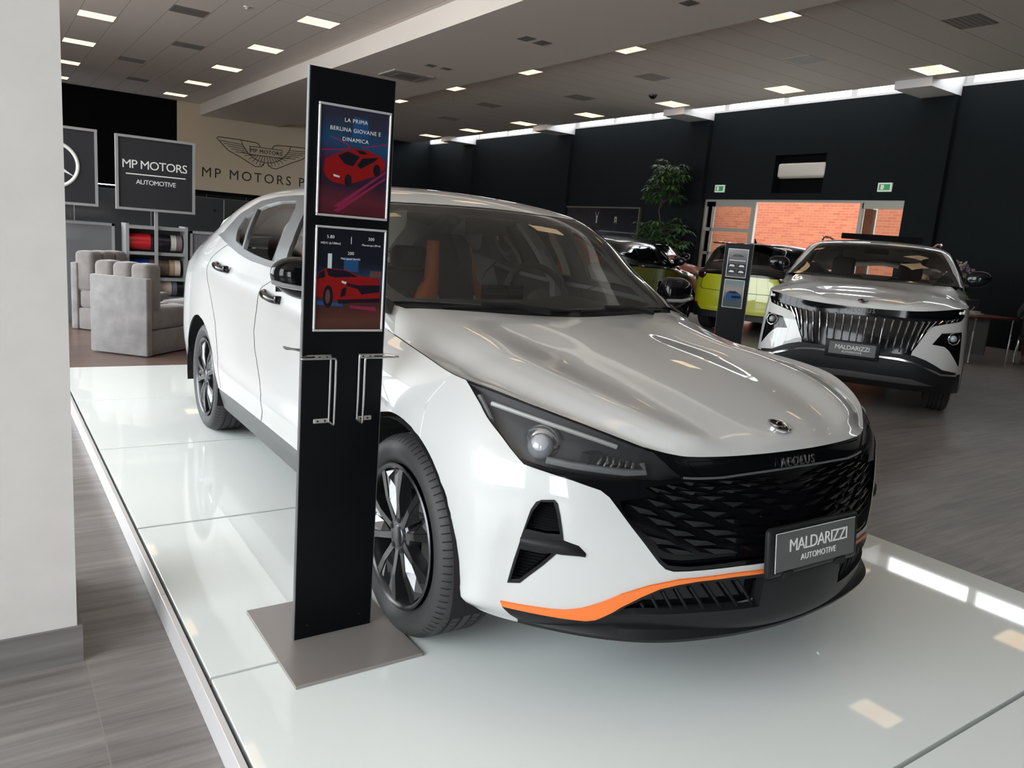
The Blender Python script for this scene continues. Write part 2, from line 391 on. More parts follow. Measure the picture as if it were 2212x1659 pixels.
def build_sedan():
    R=thing('sedan','white four-door saloon with orange bumper stripe on the glass platform','car',(1.925,2.06,ZP),-.0117)
    both=(1,-1)
    # ---- outlines in body coordinates
    arch_f=[(-.425,.18),(-.408,.30),(-.396,.36),(-.372,.46),(-.335,.54),(-.28,.61),(-.20,.668),(-.10,.705),(0,.72),(.10,.705),(.20,.668),(.29,.60),(.35,.52),(.385,.43),(.40,.355),(.41,.27),(.41,.18)]
    arch_f=smoothline(arch_f,4)
    af=yz2uv(W,arch_f,5.0,10.5,40)
    af=[(u,0.0) if i in(0,len(af)-1) else (u,v) for i,(u,v) in enumerate(af)]
    ar=yz2uv(W,smoothline([(2.255,.2),(2.245,.30),(2.262,.36),(2.30,.45),(2.36,.54),(2.45,.62),(2.55,.668),(2.665,.687),(2.78,.668),(2.88,.62),(2.97,.54),(3.03,.45),(3.07,.36),(3.08,.28),(3.08,.2)],4),12.5,18,40)
    ar=[(u,0.0) if i in(0,len(ar)-1) else (u,v) for i,(u,v) in enumerate(ar)]
    gapl=[(7.00,9),(7.158,7.901),(7.271,6.971),(7.220,6.299),(7.189,5.6)]
    dF0=[(9.62,9),(9.72,8),(9.8,6),(9.8,4),(9.74,1.86)]
    dFl=[(11.25,9),(11.429,8.669),(11.82,7.475),(11.955,6.413),(12.169,5.319),(12.146,4.775),(11.78,3.4),(11.70,2.6),(11.841,1.84)]
    dRl=[(13.60,9),(13.829,8.95),(14.30,7.75),(14.45,7.0),(14.40,6.4),(13.99,4.9),(13.80,3.6),(13.72,1.80)]
    bumper=[(0,0)]+[(6.0,0),(7.3,0),(7.3,5.0)]+gapl[::-1]+[(0,9)]
    fender=gapl+[(7.3,0),(9.74,0)]+dF0[::-1]
    doorf=dF0+[(9.74,0),(11.84,0)]+dFl[::-1]
    doorr=dFl+[(11.84,0),(13.75,0)]+dRl[::-1]
    sill=[(8.8,0),(8.9,1.95),(10.96,1.92),(11.8,1.90),(12.8,1.84),(14.2,1.62),(14.2,0)]
    bk=[(6.62,8.97),(6.034,8.212),(5.547,7.309),(5.279,6.790),(5.085,6.453),(4.980,6.297),(4.536,6.22),(4.065,6.12),(3.556,5.936),(3.391,5.732),(3.229,5.375),(2.983,4.823),(2.735,4.316),(2.479,3.763),(2.371,3.591),(2.238,3.523),(1.990,3.546),(1.282,3.64),(0,3.70),(0,9),(3,9),(6.55,9)]
    lens=[(6.56,8.90),(6.059,8.326),(5.556,7.456),(5.285,6.875),(5.088,6.510),(4.584,6.466),(4.082,6.501),(3.581,6.595),(3.006,6.742),(2.486,6.992),(2.053,7.416),(2.42,8.25),(2.75,8.80),(3.6,8.9),(4.6,8.93),(5.7,8.93)]
    grille=[(0,7.30),(.8,7.22),(1.4,7.14),(2.0,7.12),(2.739,6.384),(2.48,6.05),(3.195,5.648),(3.159,5.392),(2.914,4.807),(2.667,4.329),(2.433,3.856),(2.33,3.72),(1.995,3.68),(1.285,3.80),(0,3.86)]
    bar=[(0,7.85),(.3,7.80),(.8,7.69),(1.3,7.53),(1.74,7.56),(1.92,8.17),(2.01,8.6),(1.2,8.75),(0,8.8)]
    ortop=[(5.131,1.671),(4.697,1.680),(4.168,1.721),(3.932,1.792),(3.674,1.967),(3.369,2.299),(3.067,2.639),(2.600,3.020),(2.131,3.276),(1.333,3.435),(0,3.50)]
    orbot=[(0,3.38),(1.331,3.31),(1.832,3.22),(2.124,3.11),(2.433,2.93),(2.737,2.60),(3.034,2.20),(3.255,1.73),(3.394,1.42),(3.547,1.28),(3.954,1.25),(4.484,1.30),(5.060,1.36)]
    black=[(5.056,1.30),(4.826,.789),(4.524,.338),(4.30,0),(0,0)]+orbot
    vent=[(5.060,2.498),(4.994,3.315),(4.909,4.108),(4.773,4.881),(4.688,5.146),(4.593,5.245),(4.368,5.331),(4.305,5.241),(4.246,4.890),(4.196,4.488),(4.156,4.144),(3.843,3.985),(3.735,3.824),(3.790,3.734),(4.238,3.737),(4.470,3.232),(4.811,2.570)]
    ventu=[(4.859,4.242),(4.735,4.837),(4.608,5.178),(4.383,5.250),(4.319,4.988),(4.222,4.274),(4.480,4.224)]
    ventl=[(5.006,2.584),(4.912,3.654),(4.510,3.653),(4.289,3.721),(4.508,3.253),(4.836,2.644)]
    intake=[(3.187,1.711),(2.937,2.237),(2.639,2.60),(2.398,2.88),(1.829,3.14),(1.328,3.20),(0.87,3.20),(0.893,2.138),(1.763,2.095),(2.747,1.950)]
    def strip(line,w):
        out=[];back=[]
        L=[np.array(p,float) for p in line]
        for i,p in enumerate(L):
            a=L[max(0,i-1)];b=L[min(len(L)-1,i+1)];t=b-a;t=t/(np.hypot(*t)+1e-9);n=np.array([-t[1]*.6,t[0]]) if abs(t[1])<.5 else np.array([-t[1],t[0]])
            out.append(tuple(p+n*w));back.append(tuple(p-n*w))
        return out+back[::-1]
    g=.011
    polys=[('bumper',bumper),('fender',fender),('front_door',doorf),('rear_door',doorr),('sill',sill),
           ('black',bk),('orange',ortop+orbot),('lip',black),('intake',intake),('lens',lens),('grille',grille),('bar',bar),
           ('vent',vent),('ventu',ventu),('ventl',ventl),
           ('gap',strip([(7.02,9)]+gapl[1:],g)),('gap',strip(dF0,g)),('gap',strip(dFl,g)),('gap',strip(dRl,g)),
           ('gap',[(4.6,9),(5.0,8.965),(9.0,8.955),(9.0,9)]),
           ('hole',af),('hole',ar)]
    uv,reg=cut(0,21,0,9,260,100,polys)
    P=lambda *a,**k: panel(*a,**k)
    P('front_bumper',W,uv,reg['bumper'],M_WHITE,R,sides=both)
    for s,nm in ((-1,'right'),(1,'left')):
        P('fender',W,uv,reg['fender'],M_WHITE,R,sides=(s,),wall=.02)
        d=P('front_door',W,uv,reg['front_door'],M_WHITE,R,sides=(s,)); d2=P('rear_door',W,uv,reg['rear_door'],M_WHITE,R,sides=(s,))
        P('side_sill',W,uv,reg['sill'],M_DARKTRIM,R,off=-.004,sides=(s,),wall=.05,label='dark grey plastic sill')
        for dd,(yc,zc) in ((d,(1.255,.944)),(d2,(2.135,1.005))):
            bm=bm_new(); hx=.938*s
            # pull handle with two feet
            pts=[]
            for t in np.linspace(-1,1,11):
                pts.append((s*(.905+.030*(1-t**4)),yc+t*.115,zc+.008*t))
            tube(bm,pts,[.010+.004*(1-abs(t)) for t in np.linspace(-1,1,11)],8)
            bmesh.ops.scale(bm,vec=(1,1,1.25),verts=bm.verts,space=Matrix.Translation((0,-yc,-zc)))
            box(bm,s*.900,s*.928,yc-.118,yc-.092,zc-.017,zc+.013,.004); 
            hnd=smooth(obj('door_handle',bm,M_GLOSSBLK,dd,label='glossy black door handle'),50)
    P('rear_quarter',W,uv,reg['base'],M_WHITE,R,sides=both)
    P('panel_gaps',W,uv,reg['gap'],M_GAP,R,off=-.004,sides=both)
    P('front_mask',W,uv,reg['black'],M_GLOSSBLK,R,off=-.003,sides=both,label='gloss black mask around grille and lamps')
    P('bumper_accent',W,uv,reg['orange'],M_ORANGE,R,off=.006,sides=both,wall=.03,label='orange stripe along the bumper')
    P('front_lip',W,uv,reg['lip'],M_SATIN,R,off=.004,sides=both,wall=.03,label='matt black lower lip')
    [P('lower_intake',W,uv,reg['intake'],M_GLOSSBLK,R,off=-.035,sides=(s,)) for s in both]
    # ribs of the lower intake
    for s in both:
        bm=bm_new()
        for k in range(9):
            a0=.95+k*.24
            line=[(a0+.30*j/6,2.15+.95*j/6) for j in range(7)]
            q=[p for p in line if p[1]<np.interp(p[0],[.9,1.3,1.83,2.4,2.64,2.94,3.19],[3.18,3.18,3.1,2.84,2.56,2.2,1.7])]
            if len(q)>1:
                A=W(q)-W.normal(q)*.012; tube(bm,[(a[0]*s,a[1],a[2]) for a in A],.0045,5)
        obj('intake_ribs',bm,M_SATIN,R)
    # splitter blade under the lip
    us=np.linspace(0,4.6,50); vv_=.25+.45*np.sin(np.pi*us/4.6)**2; A=W(np.stack([us,vv_],1)); N=W.normal(np.stack([us,vv_],1)); bm=bm_new()
    for s in both:
        rows=[]
        for a,n,u in zip(A,N,us):
            n=np.array([n[0],n[1],0]);n/=np.linalg.norm(n)+1e-9; e=(.014+.034*np.sin(np.pi*min(1,u/4.6)**1.3)**2)*(1-(u/4.6)**6)
            k=1+1.1*np.sin(np.pi*u/4.6)**2; sec=[a+n*.0+[0,0,.018*k],a+n*e*.8+[0,0,.012*k],a+n*(e+.004)+[0,0,.002],a+n*e+[0,0,-.008],a-n*.02+[0,0,-.014]]
            rows.append([bm.verts.new((p[0]*s,p[1],p[2])) for p in sec])
        for r0,r1 in zip(rows,rows[1:]):
            for k in range(4): f=(r0[k],r1[k],r1[k+1],r0[k+1]); bm.faces.new(f if s>0 else f[::-1])
    smooth(obj('splitter',bm,M_SATIN,R))
    # white corner pieces between hood, fender and windscreen foot
    for s in both:
        A=[W([(8.85,9)])[0],H([(7,.4)])[0],H([(7,1)])[0],H([(7,1.7)])[0]]; B=[W([(9.12,9)])[0],T([(0,.6)])[0],T([(0,2)])[0],T([(.02,3.15)])[0]]; bm=bm_new()
        a=[bm.verts.new((p[0]*s,p[1],p[2]-.0015)) for p in A]; b=[bm.verts.new((p[0]*s,p[1],p[2]-.0005)) for p in B]
        for i in range(3): f=(a[i],b[i],b[i+1],a[i+1]); bm.faces.new(f if s<0 else f[::-1])
        obj('cowl_side_panel',bm,M_WHITE,R)
    # ---- side vents
    SV=[P('side_vent',W,uv,reg['vent'],M_SATIN,R,off=.002,sides=(s,),wall=.012) for s in both]
    [P('vent_pocket',W,uv,np.concatenate([reg['ventu'],reg['ventl']]),M_WELL,SV[i],off=-.03,sides=(s,)) for i,s in enumerate(both)]
    for i_,s in enumerate(both):
        bm=bm_new()
        for poly,n in ((ventu,11),(ventl,11)):
            pa=np.array(poly); v0,v1=pa[:,1].min()+.05,pa[:,1].max()-.05
            for v in np.linspace(v0,v1,n):
                xs=[]
                for i in range(len(pa)):
                    a=pa[i];b=pa[(i+1)%len(pa)]
                    if (a[1]-v)*(b[1]-v)<0: xs.append(a[0]+(b[0]-a[0])*(v-a[1])/(b[1]-a[1]))
                if len(xs)<2: continue
                q=[(u,v) for u in np.linspace(min(xs),max(xs),5)]
                A=W(q);N=W.normal(q)
                r=[[A[i]-N[i]*.004,A[i]-N[i]*.030-np.array([0,0,.010])] for i in range(5)]
                vv=[[bm.verts.new((p[0]*s,p[1],p[2])) for p in rr] for rr in r]
                for i in range(4): bm.faces.new((vv[i][0],vv[i+1][0],vv[i+1][1],vv[i][1]))
        obj('vent_louvres',bm,M_SATIN,SV[i_])
    for i_,s in enumerate(both):                                       # horizontal fin crossing the vent
        bm=bm_new()
        q=[(4.93,3.90),(4.58,3.91),(4.17,3.94),(3.88,3.90),(3.75,3.80)]
        A=W(q);N=W.normal(q); rr=[.010,.017,.020,.014,.006]; ou=[.004,.012,.016,.012,.004]
        rows=[]
        for a,n,h,o in zip(A,N,rr,ou):
            rows.append([bm.verts.new((p[0]*s,p[1],p[2])) for p in (a+[0,0,h],a+n*o+[0,0,h*.5],a+n*o-[0,0,h*.6],a-[0,0,h*1.1])])
        for r0,r1 in zip(rows,rows[1:]):
            for k in range(3): bm.faces.new((r0[k],r1[k],r1[k+1],r0[k+1]))
        smooth(obj('vent_fin',bm,M_SATIN,SV[i_]),60)
    # ---- grille: dark back plate and rows of faceted scales
    gr=P('grille',W,uv,reg['grille'],M_GLOSSBLK,R,off=-.028,sides=both)
    from itertools import product
    def inside(p,poly):
        c=False;n=len(poly)
        for i in range(n):
            (x1,y1),(x2,y2)=poly[i],poly[(i+1)%n]
            if (y1>p[1])!=(y2>p[1]) and p[0]<(x2-x1)*(p[1]-y1)/(y2-y1)+x1: c=not c
        return c
    gi=[(0,7.20),(.8,7.13),(1.4,7.06),(2.0,7.02),(2.68,6.40),(3.17,5.62),(3.13,5.39),(2.88,4.81),(2.64,4.35),(2.40,3.90),(2.28,3.80),(0,3.92)]
    bm=bm_new()
    rows=np.linspace(4.02,7.18,11)
    for r in range(10):
        v0,v1=rows[r],rows[r+1]; du=.62; h=v1-v0
        for k in range(-1,8):
            ua=k*du+(.31 if r%2 else 0); sk=.20
            # long lower blade, step up, short upper facet
            A_=(ua,v0+.10*h); B_=(ua+.34,v0+.10*h); C_=(ua+.34+sk,v1-.12*h); D_=(ua+sk*.7,v0+.55*h); E_=(ua+.60,v1-.12*h); F_=(ua+.60-.04,v0+.35*h)
            m=(ua+.3,(v0+v1)/2)
            if m[0]<0 or not inside(m,gi): continue
            for quad,off in (((A_,B_,C_,D_),(-.014,-.012,-.003,-.012)),((B_,F_,E_,C_),(-.012,-.020,-.010,-.003)),((A_,B_,(B_[0],v0-.06*h),(A_[0],v0-.06*h)),(-.014,-.012,-.022,-.022))):
                q=[(max(0,a),b) for a,b in quad]
                if not all(inside((max(a,.01),b),gi) for a,b in q[:2]): continue
                for s in both:
                    Pq=W(q); Nq=W.normal(q); vs=[bm.verts.new(((p+n*o)[0]*s,(p+n*o)[1],(p+n*o)[2])) for p,n,o in zip(Pq,Nq,off)]; bm.faces.new(vs if s>0 else vs[::-1])
    obj('grille_scales',bm,M_GLOSSBLK,gr)
    # ---- light bar with lettering
    lb=P('light_bar',W,uv,reg['bar'],M_GLOSSBLK,R,off=.0,sides=both,label='smoked light bar above the grille')
    uvl=[(u,7.62) for u in np.linspace(-0,2.0,24)]
    bm=bm_new()
    for s in both:
        A=W([(u,np.interp(u,[0,.8,1.4,2.0],[7.62,7.52,7.38,7.42])) for u in np.linspace(0,2.05,24)])
        tube(bm,[(a[0]*s,a[1]-.002,a[2]) for a in A],.0035,6)
    obj('bar_trim',bm,M_DARKTRIM,lb)
    p0=W([(0,8.25)])[0]; n0=W.normal([(0,8.25)])[0]
    text('lettering','AEOLUS',.036,M_STEEL,frame((0,p0[1]-.012,p0[2]-.004),(1,0,0),(0,.22,1)),lb,.0015,space=1.25)
    # ---- headlights
    for s in both:
        V,F,N=region_mesh(W,uv,reg['lens'],0,(s,)); hl=obj('headlight',mesh_np('headlight',V,F,N),M_CLEAR,R)
        V,F,N=region_mesh(W,uv,reg['lens'],-.05,(s,),wall=-.046); obj('lamp_housing',mesh_np('lamp_housing',V,F,N),M_LAMPIN,hl)
        def at(u,v,o): q=W([(u,v)])[0]+W.normal([(u,v)])[0]*o; return Vector((q[0]*s,q[1],q[2]))
        def patchbar(name,pts,off,m,r):
            bm=bm_new(); tube(bm,[at(a,b,off) for a,b in pts],r,8); return smooth(obj(name,bm,m,hl))
        # big reflector bowl, projector, comb reflector, light strips
        c=at(4.75,7.55,-.034); n=Vector(W.normal([(4.75,7.55)])[0]); n.x*=s
        Mx=frame(c,n.cross(Vector((0,0,1))),Vector((0,0,1)))
        bm=bm_new(); lathe(bm,[(.0,.010),(.004,.034),(.018,.052),(.030,.056)],28,'Z',Mx); smooth(obj('reflector_bowl',bm,M_LAMPGREY,hl))
        bm=bm_new(); ball(bm,c+n*.006,.036); smooth(obj('projector_lens',bm,mat('projector_glass',(.35,.36,.38),.05,coat=1),hl))
        bm=bm_new(); c2=at(3.75,7.55,-.030)
        bmesh.ops.create_cube(bm,size=1,matrix=frame(c2,W_dir(s),Vector((0,0,1)))@Matrix.Diagonal((.05,.04,.03,1))); obj('projector_frame',bm,M_LAMPIN,hl)
        bm=bm_new()
        for k in range(6):
            a=3.62-k*.12; q0=at(a,7.30-.02*k,-.026); q1=at(a-.02,7.95-.03*k,-.026); tube(bm,[q0,(q0+q1)/2+Vector((0,-.006,0)),q1],.005,6)
        smooth(obj('comb_reflector',bm,M_CHROME,hl))
        patchbar('daylight_strip',[(5.9,8.55),(5.3,8.60),(4.6,8.62),(3.9,8.60),(3.4,8.55)],-.018,mat('light_guide',(.62,.62,.58),.3),.0065)
        patchbar('lower_guide',[(4.6,6.82),(4.1,6.88),(3.6,6.98),(3.1,7.10),(2.75,7.35),(2.85,7.9)],-.016,mat('light_guide_grey',(.30,.31,.32),.3),.010)
        patchbar('rear_marker',[(6.25,8.55),(6.0,8.2),(5.8,7.8)],-.02,MATS['light_guide_grey'],.012)
    # ---- hood
    huv,hreg=cut(0,7,0,6,90,60,[])
    P('hood',H,huv,hreg['base'],M_WHITE,R,sides=both)
    q=H([(2.0,6)])[0]; n=H.normal([(2.0,6)])[0]
    em=bm_new(); Mx=frame((0,q[1],q[2]),(1,0,0),(0,n[2],-n[1]))
    lathe(em,[(0,.0385),(.006,.0385),(.008,.036),(.0075,.0325),(.004,.0315)],40,'Z',Mx@Matrix.Diagonal((1,.86,1,1))); e0=smooth(obj('emblem',em,M_CHROME,R,label='round chrome badge'))
    bm=bm_new(); lathe(bm,[(.0042,.0001),(.0042,.0318)],40,'Z',Mx@Matrix.Diagonal((1,.86,1,1))); obj('badge_field',bm,M_GLOSSBLK,e0)
    bm=bm_new()
    for a in (0,math.pi):
        Rz=Matrix.Rotation(a,4,'Z')
        tube(bm,[Mx@Matrix.Diagonal((1,.86,1,1))@Rz@Vector((r*math.cos(t),r*math.sin(t),.006)) for t,r in zip(np.linspace(-.9,2.0,14),np.interp(np.linspace(0,1,14),[0,.5,1],[.030,.021,.008]))],[.001+.0042*math.sin(math.pi*k/13) for k in range(14)],6)
    smooth(obj('badge_swallows',bm,M_CHROME,e0))
    # ---- greenhouse
    dlo=[(0.25,0),(.25,.25),(.75,.95),(1.3,1.75),(2.0,2.35),(2.7,2.68),(3.3,2.80),(4.016,2.78),(4.852,2.66),(5.486,2.40),(5.712,1.98),(5.972,1.68),(6.122,1.25),(6.389,.50),(6.75,.12),(6.8,0)]
    fd=[(.75,.40),(1.05,.95),(1.5,1.55),(2.1,2.10),(2.7,2.38),(3.15,2.46),(3.32,2.35),(3.23,1.84),(3.0,1.1),(2.86,.26),(2.0,.26),(1.2,.28)]
    rd=[(4.94,.36),(4.97,.85),(5.15,1.45),(5.30,1.95),(5.100,2.156),(4.599,2.368),(3.95,2.42),(3.717,2.024),(3.550,1.521),(3.38,.26),(4.170,.28)]
    qg=[(5.42,.50),(5.58,1.1),(5.58,1.55),(5.47,1.80),(5.36,1.80),(5.22,1.35),(5.06,.80),(5.03,.42)]
    wso=[(0,3.3),(.1,3.12),(.3,3.02),(.5,3.02),(1.0,3.08),(1.5,3.1),(2.0,3.1),(2.5,3.1),(2.9,3.08),(2.8,3.25),(2.6,3.6),(2.46,4.0),(2.42,4.3),(2.41,4.9),(2.43,6),(0,6)]
    wsi=[(.11,6),(.11,5),(.12,3.80),(.16,3.55),(.35,3.36),(.6,3.29),(1.0,3.22),(1.5,3.22),(2.1,3.24),(2.38,3.35),(2.36,3.8),(2.33,4.3),(2.32,5),(2.33,6)]
    cowl=[(0,2.3),(.04,2.62),(.09,3.0),(.09,6),(0,6)]
    rwo=[(7.3,6),(7.28,4.6),(7.35,3.9),(8.0,3.7),(8.8,3.6),(9.35,3.6),(9.4,4.4),(9.4,6)]
    rwi=[(7.45,6),(7.45,4.7),(7.6,4.1),(8.2,3.95),(9.0,3.9),(9.2,4.1),(9.22,6)]
    tuv,tr=cut(0,11,0,6,170,90,[('trim',dlo),('pfd',fd),('prd',rd),('pq',qg),('ws_frit',wso),('ws',wsi),('cowl',cowl),('rw_frit',rwo),('rw',rwi),('tgap',[(9.95,0),(9.95,2.4),(9.55,2.6),(9.55,6),(9.5,6),(9.5,2.55),(9.9,2.35),(9.9,0)])])
    P('roof',T,tuv,tr['base'],M_WHITE,R,sides=both,label='white roof with pillars and boot lid')
    P('panel_gaps',T,tuv,tr['tgap'],M_GAP,R,off=-.003,sides=both)
    for s in both:
        P('window_trim',T,tuv,tr['trim'],M_DARKTRIM,R,off=.002,sides=(s,),wall=.02,label='satin dark grey window surround')
        P('front_side_window',T,tuv,tr['pfd'],M_GLASS,R,off=-.008,sides=(s,))
        P('rear_side_window',T,tuv,tr['prd'],M_GLASS,R,off=-.008,sides=(s,))
        P('quarter_window',T,tuv,tr['pq'],M_GLASS,R,off=-.008,sides=(s,))
    wsb=P('windscreen_border',T,tuv,tr['ws_frit'],M_FRIT,R,off=-.002,sides=both,label='black windscreen border')
    P('windscreen',T,tuv,tr['ws'],M_WS,R,off=-.002,sides=both)
    P('cowl_panel',T,tuv,tr['cowl'],M_SATIN,R,off=-.008,sides=both)
    P('rear_window_border',T,tuv,tr['rw_frit'],M_FRIT,R,off=-.002,sides=both)
    P('rear_window',T,tuv,tr['rw'],M_GLASS,R,off=-.002,sides=both)
    # roof lining inside
    luv,lr=cut(2.35,7.4,2.9,6,40,20,[]); V,F,N=region_mesh(T,luv,lr['base'],-.035,both); obj('roof_lining',mesh_np('roof_lining',V,[f[::-1] for f in F],-N),M_LINER,R)
    for s in both:                        # inner pillar trims
        bm=bm_new()
        A=T([(u,np.interp(u,[.25,1,1.7,2.4],[2.9,3.45,3.98,4.2])) for u in np.linspace(.25,2.4,16)]); B=T([(u,np.interp(u,[.25,1,1.7,2.4],[2.2,2.6,2.8,2.9])) for u in np.linspace(.25,2.4,16)])
        lo=[];hi=[]
        for a,b in zip(A,B):
            lo.append(bm.verts.new(((a[0]-.035)*s,a[1]+.01,a[2]-.012))); hi.append(bm.verts.new(((b[0]-.045)*s,b[1]+.06,b[2]-.03)))
        for i in range(15): bm.faces.new((lo[i],lo[i+1],hi[i+1],hi[i]))
        smooth(obj('pillar_lining',bm,M_LINER,R))
        bm=bm_new(); tube(bm,[(s*.60,1.62,1.37),(s*.72,1.58,1.22),(s*.80,1.50,1.05),(s*.82,1.48,.8)],[.035,.04,.045,.05],8); obj('centre_pillar_lining',bm,M_LINER,R)
        bm=bm_new(); tube(bm,[(s*.58,2.35,1.37),(s*.62,2.62,1.28),(s*.66,2.85,1.18),(s*.68,3.05,1.05)],[.05,.07,.09,.09],8); obj('rear_pillar_lining',bm,M_LINER,R)
        iuv,ir=cut(9.7,13.8,5,8.9,30,14,[]); V,F,N=region_mesh(W,iuv,ir['base'],-.05,(s,)); obj('door_lining',mesh_np('door_lining',V,[f[::-1] for f in F],-N),M_DASH,R)
    # ---- underbody, wheel wells
    bm=bm_new(); box(bm,-.55,.55,-.66,.45,.22,.28); box(bm,-.74,.74,.45,3.45,.22,.26); box(bm,-.50,.50,-.42,.42,.26,.60); box(bm,-.78,.78,.45,2.2,.24,.36); box(bm,-.56,.56,2.2,3.5,.24,.55); obj('underbody',bm,M_WELL,R)
    for s in both:
        for yc in (0,2.665):
            bm=bm_new(); n=24; rr=.405; ra=[];rb=[]
            for i in range(n+1):
                t=math.pi*(-.08+1.16*i/n); y=yc+rr*math.cos(t); z=.322+rr*.93*math.sin(t)
                ra.append(bm.verts.new((s*.893,y,z))); rb.append(bm.verts.new((s*.54,y,z)))
            for i in range(n): bm.faces.new((ra[i],ra[i+1],rb[i+1],rb[i]))
            bm.faces.new(rb); obj('wheel_well',bm,M_WELL,R)
    # ---- mirrors
    for s in both:
        bm=bm_new(); 
        bmesh.ops.create_uvsphere(bm,u_segments=28,v_segments=18,radius=1)
        for v in bm.verts:
            x,y,z=v.co
            w=.115*(1-.25*max(0,-x)); h=.078*(1-.18*x)*(1-.15*(z<0)*abs(x)); d=.075*(1-.25*abs(x))
            k=lambda t,p: math.copysign(abs(t)**p,t)
            v.co=(s*(.955+k(x,.75)*w),.73+ (k(y,.8)*d if y<0 else k(y,.5)*.02),1.065+k(z,.85)*h+ .012*x)
        m=smooth(obj('wing_mirror',bm,M_GLOSSBLK,R,label='glossy black wing mirror'))
        bm=bm_new(); box(bm,s*.84,s*.90,.69,.75,1.0,1.045,.012); obj('mirror_foot',bm,M_SATIN,m)
        bm=bm_new(); tube(bm,[(s*.865,.672,1.028),(s*.95,.652,1.03),(s*1.04,.672,1.042),(s*1.066,.71,1.05)],.009,8); smooth(obj('turn_signal',bm,mat('clear_signal',(.35,.35,.36),.12,coat=1),m))
        bm=bm_new(); box(bm,s*.87,s*1.045,.751,.756,1.01,1.12,.002); obj('mirror_glass',bm,mat('mirror',(.8,.8,.8),.02,metal=1),m)
    # ---- wheels
    wh=build_wheel(R,(-.90,0,.322),-1,.322,.228,'wheel')
    for s,x,y in ((-1,-.872+.0,2.665),(1,.872,0),(1,.872,2.665)):
        c=dup(wh); c.location=(x,y,.322); c.rotation_euler=(0,0,0 if s<0 else math.pi)
    wh.location=(-.872,0,.322)
    # ---- number plate holder
    ph=bm_new(); Mx=frame((-.005,-.872,.495),(1,0,0),(0,.12,1))
    b2=bm_new(); box(b2,-.205,.205,-.072,.068,-.012,.010,.014,3); b2.transform(Mx); holder=smooth(obj('plate_holder',b2,M_SATIN,R)); ph.free()
    b2=bm_new(); box(b2,-.18,.18,-.053,.053,.0101,.0125); b2.transform(Mx); pl=obj('number_plate',b2,M_PLATE,holder,label='grey dealer plate with white lettering')
    b2=bm_new()
    box(b2,-.1815,-.179,-.0545,.0545,.0125,.0131); box(b2,-.18,.18,.0530,.0548,.0125,.0131); b2.transform(Mx); obj('plate_line',b2,M_TXTW,holder)
    b2=bm_new()
    for x in (-.12,.12): box(b2,x-.02,x+.02,-.076,-.058,.004,.013)
    b2.transform(Mx); obj('plate_clips',b2,M_WELL,holder)
    text('plate_lettering','MALDARIZZI',.050,M_TXTW,Mx@Matrix.Translation((0.01,.012,.0132)),holder,.0006,space=.92)
    text('plate_lettering','AUTOMOTIVE',.0245,M_TXTW,Mx@Matrix.Translation((0.01,-.026,.0132)),holder,.0006,space=1.05)
    # ---- wipers
    for (x0,x1,y0) in ((-.52,.02,.40),(.08,.62,.40)):
        bm=bm_new()
        P0=T([(.16,4.2)])[0]
        a=[]
        for t in np.linspace(0,1,9):
            x=x0+(x1-x0)*t
            a.append((x,.375+.28*x*x-.02-.01*math.sin(math.pi*t),1.012-.02*abs(t-.5)))
        tube(bm,a,[.006+.004*math.sin(math.pi*t) for t in np.linspace(0,1,9)],6)
        px=x0+.30*(x1-x0)+.02
        tube(bm,[(px+.22,.34+.1*px,1.0),(px+.08,.345,1.02),(px-.06,.36,1.022)],[.010,.012,.007],6)
        smooth(obj('wiper',bm,M_SATIN,R))
    # cowl black triangle by the A pillar
    for s in both:
        bm=bm_new(); pts=[(.70,.465,1.004),(.745,.40,.972),(.79,.58,.985),(.76,.62,1.045),(.725,.52,1.03)]
        vs=[bm.verts.new((s*x,y-.003,z+.004)) for x,y,z in pts]; bm.faces.new(vs if s<0 else vs[::-1]); obj('cowl_corner',bm,M_SATIN,R)
    # rear lamps
    ruv,rr=cut(17.8,21,6.2,7.3,20,8,[]); [P('rear_lamp',W,ruv,rr['base'],M_RED,R,off=.004,sides=(s,),wall=.01) for s in both]
    # ---- interior
    bm=bm_new()
    for i in range(13):
        pass
    prof=[(.46,.985),(.62,1.0),(.80,1.0),(.90,.985),(.96,.94),(.97,.80),(.95,.5)]
    rows=[]
    for y,z in prof:
        rows.append([bm.verts.new((x,y+.05*(x/.7)**2,z+(.03*math.exp(-((x-.36)/.17)**2) if .7<y<.95 else 0)-.012*abs(x))) for x in np.linspace(-.74,.74,25)])
    for a,b in zip(rows,rows[1:]):
        for i in range(24): bm.faces.new((a[i],a[i+1],b[i+1],b[i]))
    smooth(obj('dashboard',bm,M_DASH,R),60)
    # steering wheel (car's left)
    bm=bm_new(); Mx=frame((.36,1.06,.975),(1,0,0),(0,.40,.92)); tube(bm,[Mx@Vector((.185*math.cos(t),.185*math.sin(t),0)) for t in np.linspace(0,2*math.pi,40)[:-1]],.017,10,closed=True)
    sw=smooth(obj('steering_wheel',bm,M_DASH,R))
    bm=bm_new(); ball(bm,Mx@Vector((0,0,.01)),.06,1.2,.5,1); tube(bm,[Mx@Vector((-.17,0,0)),Mx@Vector((.17,0,0))],.015,6); tube(bm,[Mx@Vector((0,0,0)),Mx@Vector((0,-.17,0))],.015,6); tube(bm,[Mx@Vector((0,0,.01)),(.36,.9,.93)],.04,8); smooth(obj('wheel_hub',bm,M_DASH,sw))
    bm=bm_new(); box(bm,-.10,.12,.84,.86,.93,1.06,.006); obj('centre_screen',bm,M_GLOSSBLK,R)
    for s in both: seat(R,s*.37,1.72,s)
    bm=bm_new(); box(bm,-.64,.64,2.52,2.72,.45,1.0,.05,3); box(bm,-.64,.64,2.1,2.65,.38,.52,.05,3); smooth(obj('rear_bench',bm,M_SEATG,R),50)
